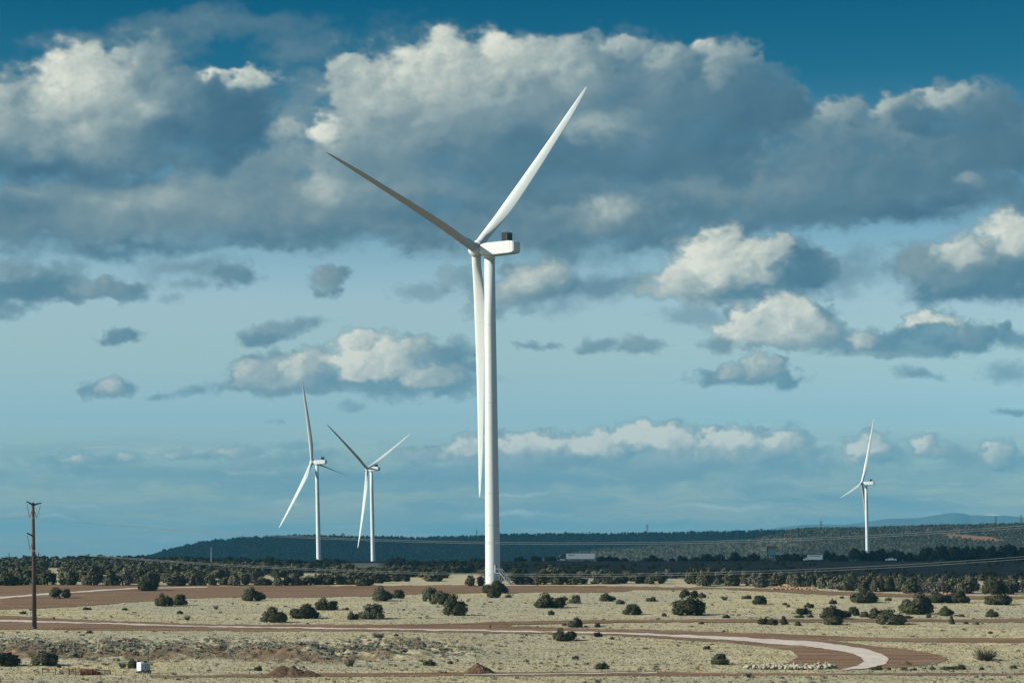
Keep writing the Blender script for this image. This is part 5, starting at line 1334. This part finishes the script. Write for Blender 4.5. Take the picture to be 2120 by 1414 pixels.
def build_sky():
    # clear air
    w = bpy.data.worlds.new('World'); bpy.context.scene.world = w; w.use_nodes = True
    nt = w.node_tree; nt.nodes.clear()
    out = N(nt, 'ShaderNodeOutputWorld'); bg = N(nt, 'ShaderNodeBackground')
    nt.links.new(bg.outputs[0], out.inputs[0]); bg.inputs[1].default_value = 0.1
    sky = N(nt, 'ShaderNodeTexSky'); sky.sky_type = 'NISHITA'; sky.sun_disc = False
    sky.sun_elevation = R(30); sky.sun_rotation = R(-103); sky.air_density = 1.0; sky.dust_density = 1.0; sky.ozone_density = 1.5
    d = N(nt, 'ShaderNodeTexCoord').outputs['Generated']
    s = N(nt, 'ShaderNodeSeparateXYZ', ins={0: d})
    tint = ramp(nt, maprange(nt, s.outputs[2], 0, 1, 0, 1, False), SKY_TINT)
    back = maprange(nt, s.outputs[1], .25, -.35, 1.0, .85)      # sky behind the camera dimmed by hand to deepen shaded sides
    both = mixc(nt, 1.0, sky.outputs[0], tint, 'MULTIPLY')
    dim = N(nt, 'ShaderNodeVectorMath', operation='SCALE', ins={0: both}); nt.links.new(back, dim.inputs['Scale'])
    nt.links.new(dim.outputs[0], bg.inputs[0])
    w.cycles.sampling_method = 'MANUAL'; w.cycles.sample_map_resolution = 1024
    # cloud layer far out on the dome of the sky, clear between the clouds
    xs, ys, X, Y, A, T = cloud_fields()
    az = np.arctan((X - CX) / F); el = np.arctan2(HY - Y, np.hypot(F, X - CX)); RD = 46000.0
    V = np.stack([RD * np.sin(az) * np.cos(el), RD * np.cos(az) * np.cos(el), RD * np.sin(el) + HC], -1).reshape(-1, 3)
    nr, nc = X.shape
    i = np.arange(nr - 1)[:, None] * nc + np.arange(nc - 1)[None]
    q = np.stack([i, i + 1, i + 1 + nc, i + nc], -1).reshape(-1, 4)
    m = bpy.data.materials.new('cloud_layer'); m.use_nodes = True; nt = m.node_tree; nt.nodes.clear()
    A_ = N(nt, 'ShaderNodeAttribute', attribute_name='cover').outputs['Fac']; T_ = N(nt, 'ShaderNodeAttribute', attribute_name='bright').outputs['Fac']
    cl = ramp(nt, T_, CLOUD_RAMP)
    z = N(nt, 'ShaderNodeSeparateXYZ', ins={0: pos(nt)}).outputs[2]
    fac = N(nt, 'ShaderNodeMath', operation='MULTIPLY', ins={0: maprange(nt, z, 6200, 1500, 0, .52), 1: maprange(nt, T_, .3, 1.0, 1.15, .45, False)}).outputs[0]
    cc = mixc(nt, fac, cl, lin(122, 172, 192))
    em = N(nt, 'ShaderNodeEmission', ins={0: cc, 1: 1.0}); tr = N(nt, 'ShaderNodeBsdfTransparent')
    mx = N(nt, 'ShaderNodeMixShader', ins={0: A_, 1: tr.outputs[0], 2: em.outputs[0]})
    o = N(nt, 'ShaderNodeOutputMaterial'); nt.links.new(mx.outputs[0], o.inputs[0])
    m.cycles.emission_sampling = 'NONE'
    me = mesh_np('sky', V, q, m, smooth=True)
    for nme, arr in (('cover', A), ('bright', T)):
        a = me.attributes.new(nme, 'FLOAT', 'POINT'); a.data.foreach_set('value', arr.astype(np.float32).ravel())
    tag(link('sky', me), kind='structure')
CLOUD_RAMP = [(0.0, lin(60, 99, 124)), (.26, lin(87, 121, 139)), (.5, lin(128, 150, 157)), (.75, lin(178, 189, 184)), (1.0, lin(228, 229, 215))]
SKY_TINT = [(0, (1.9, 1.72, 1.60)), (.03, (1.0, 1.30, 1.50)), (.055, (.84, 1.19, 1.52)), (.08, (1.06, 1.24, 1.28)), (.10, (1.12, 1.24, 1.27)), (.118, (.82, 1.07, 1.13)), (.14, (.40, .72, .86)), (.184, (.05, .40, .52)), (.21, (0, .31, .45)), (.30, (.10, .34, .46)), (.6, (.30, .48, .56))]
build_sky()
# ---------------------------------------------------------------- haze
def haze():
    m = bpy.data.materials.new('haze'); m.use_nodes = True; nt = m.node_tree
    nt.nodes.clear()
    out = N(nt, 'ShaderNodeOutputMaterial')
    v = N(nt, 'ShaderNodeVolumePrincipled')
    v.inputs['Color'].default_value = HAZE_COL; v.inputs['Density'].default_value = HAZE_D
    v.inputs['Anisotropy'].default_value = 0.0
    nt.links.new(v.outputs[0], out.inputs['Volume'])
    b = MB().box((0, 14650, (ZMIN - 1 + 425) / 2), (17400, 29700, 425 - ZMIN + 1))
    o = b.build('haze', m); tag(o, kind='stuff')
HAZE_COL = (0.19, 0.70, 1.0, 1); HAZE_D = 5.6e-5
haze()

# ---------------------------------------------------------------- sun
SEL = R(30)
SUN = Vector((-math.cos(SEL) * math.sin(R(77)), -math.cos(SEL) * math.cos(R(77)), math.sin(SEL)))
sd = bpy.data.lights.new('sun', 'SUN'); sd.energy = 5.0; sd.angle = R(0.55); sd.color = (1.0, 0.955, 0.84)
so = bpy.data.objects.new('sun', sd); C.objects.link(so)
so.rotation_euler = (-SUN).to_track_quat('-Z', 'Y').to_euler(); so.location = SUN * 3000

# clouds that stand between the sun and the far plain (they lie outside the picture)
def shade_cloud(poly, alt, seed):
    """a lumpy cloud whose shadow falls on the ground outline POLY"""
    sh = SUN * (alt / SUN.z)
    P = np.array([(p[0] + sh.x, p[1] + sh.y) for p in poly])
    lo, hi = P.min(0) - 60, P.max(0) + 60
    n = 46
    gx, gy = np.meshgrid(np.linspace(lo[0], hi[0], n), np.linspace(lo[1], hi[1], n))
    q = np.stack([gx.ravel(), gy.ravel()], 1)
    wob = q + np.stack([fbm(q[:, 0] / 160, q[:, 1] / 160, seed, 3), fbm(q[:, 0] / 160, q[:, 1] / 160, seed + 9, 3)], 1) * 90
    ins = inside(P, wob).astype(float).reshape(n, n)
    for _ in range(2):
        p_ = np.pad(ins, 1); ins = (p_[:-2, 1:-1] + p_[2:, 1:-1] + p_[1:-1, :-2] + p_[1:-1, 2:] + 2 * ins) / 6
    keep = ins > .25
    top = alt + 40 + 170 * ins * (0.7 + .6 * fbm(gx / 130, gy / 130, seed + 2, 4)); bot = alt - 12 * ins + 0 * gx
    V = np.concatenate([np.stack([gx, gy, top], -1).reshape(-1, 3), np.stack([gx, gy, bot], -1).reshape(-1, 3)])
    F_ = []; m = n * n
    cell = keep[:-1, :-1] & keep[1:, :-1] & keep[:-1, 1:] & keep[1:, 1:]
    for i in range(n - 1):
        for j in range(n - 1):
            if not cell[i, j]: continue
            a, b, c, d = i * n + j, i * n + j + 1, (i + 1) * n + j + 1, (i + 1) * n + j
            F_ += [(a, b, c, d), (a + m, d + m, c + m, b + m)]
            for (ii, jj, u, v) in ((i - 1, j, a, b), (i, j + 1, b, c), (i + 1, j, c, d), (i, j - 1, d, a)):
                if ii < 0 or jj < 0 or ii >= n - 1 or jj >= n - 1 or not cell[ii, jj]: F_.append((u, u + m, v + m, v))
    return V, np.array(F_)
mc, ntc, bc = newmat('cloud_white'); bc.inputs['Base Color'].default_value = (.9, .9, .9, 1); bc.inputs['Roughness'].default_value = 1.0
mxc = N(ntc, 'ShaderNodeMixShader', ins={0: .45, 1: bc.outputs[0], 2: N(ntc, 'ShaderNodeBsdfTransparent').outputs[0]})   # thin enough to let a little sun through
ntc.links.new(mxc.outputs[0], ntc.nodes['Material Output'].inputs[0])
Vs, Fs, nb = [], [], 0
for poly, alt, sd_ in SHADES:
    v, f = shade_cloud(poly, alt, sd_); Vs.append(v); Fs.append(f + nb); nb += len(v)
tag(link('clouds', mesh_np('clouds', np.vstack(Vs), np.vstack(Fs), mc, smooth=True)), kind='structure')

# ---------------------------------------------------------------- camera
cd = bpy.data.cameras.new('camera'); cam = bpy.data.objects.new('camera', cd); C.objects.link(cam)
cam.location = (0, 0, HC); cam.rotation_euler = (R(90), 0, 0)
cd.sensor_width = 36; cd.lens = 36 * F / 2120; cd.shift_y = (HY - 707) / 2120
cd.clip_start = 1.0; cd.clip_end = 80000
sc = bpy.context.scene; sc.camera = cam
sc.view_settings.view_transform = 'Standard'; sc.view_settings.look = 'None'
sc.view_settings.exposure = 0.08; sc.view_settings.gamma = 1.0; sc.view_settings.use_curve_mapping = False
sc.cycles.use_adaptive_sampling = True; sc.cycles.adaptive_threshold = 0.012; sc.cycles.adaptive_min_samples = 12
sc.cycles.use_denoising = True; sc.cycles.denoiser = 'OPENIMAGEDENOISE'; sc.cycles.denoising_input_passes = 'RGB_ALBEDO_NORMAL'; sc.cycles.denoising_prefilter = 'ACCURATE'
sc.cycles.max_bounces = 4; sc.cycles.diffuse_bounces = 2; sc.cycles.glossy_bounces = 2; sc.cycles.volume_bounces = 0
sc.cycles.filter_width = 1.5; sc.cycles.sample_clamp_indirect = 0.055
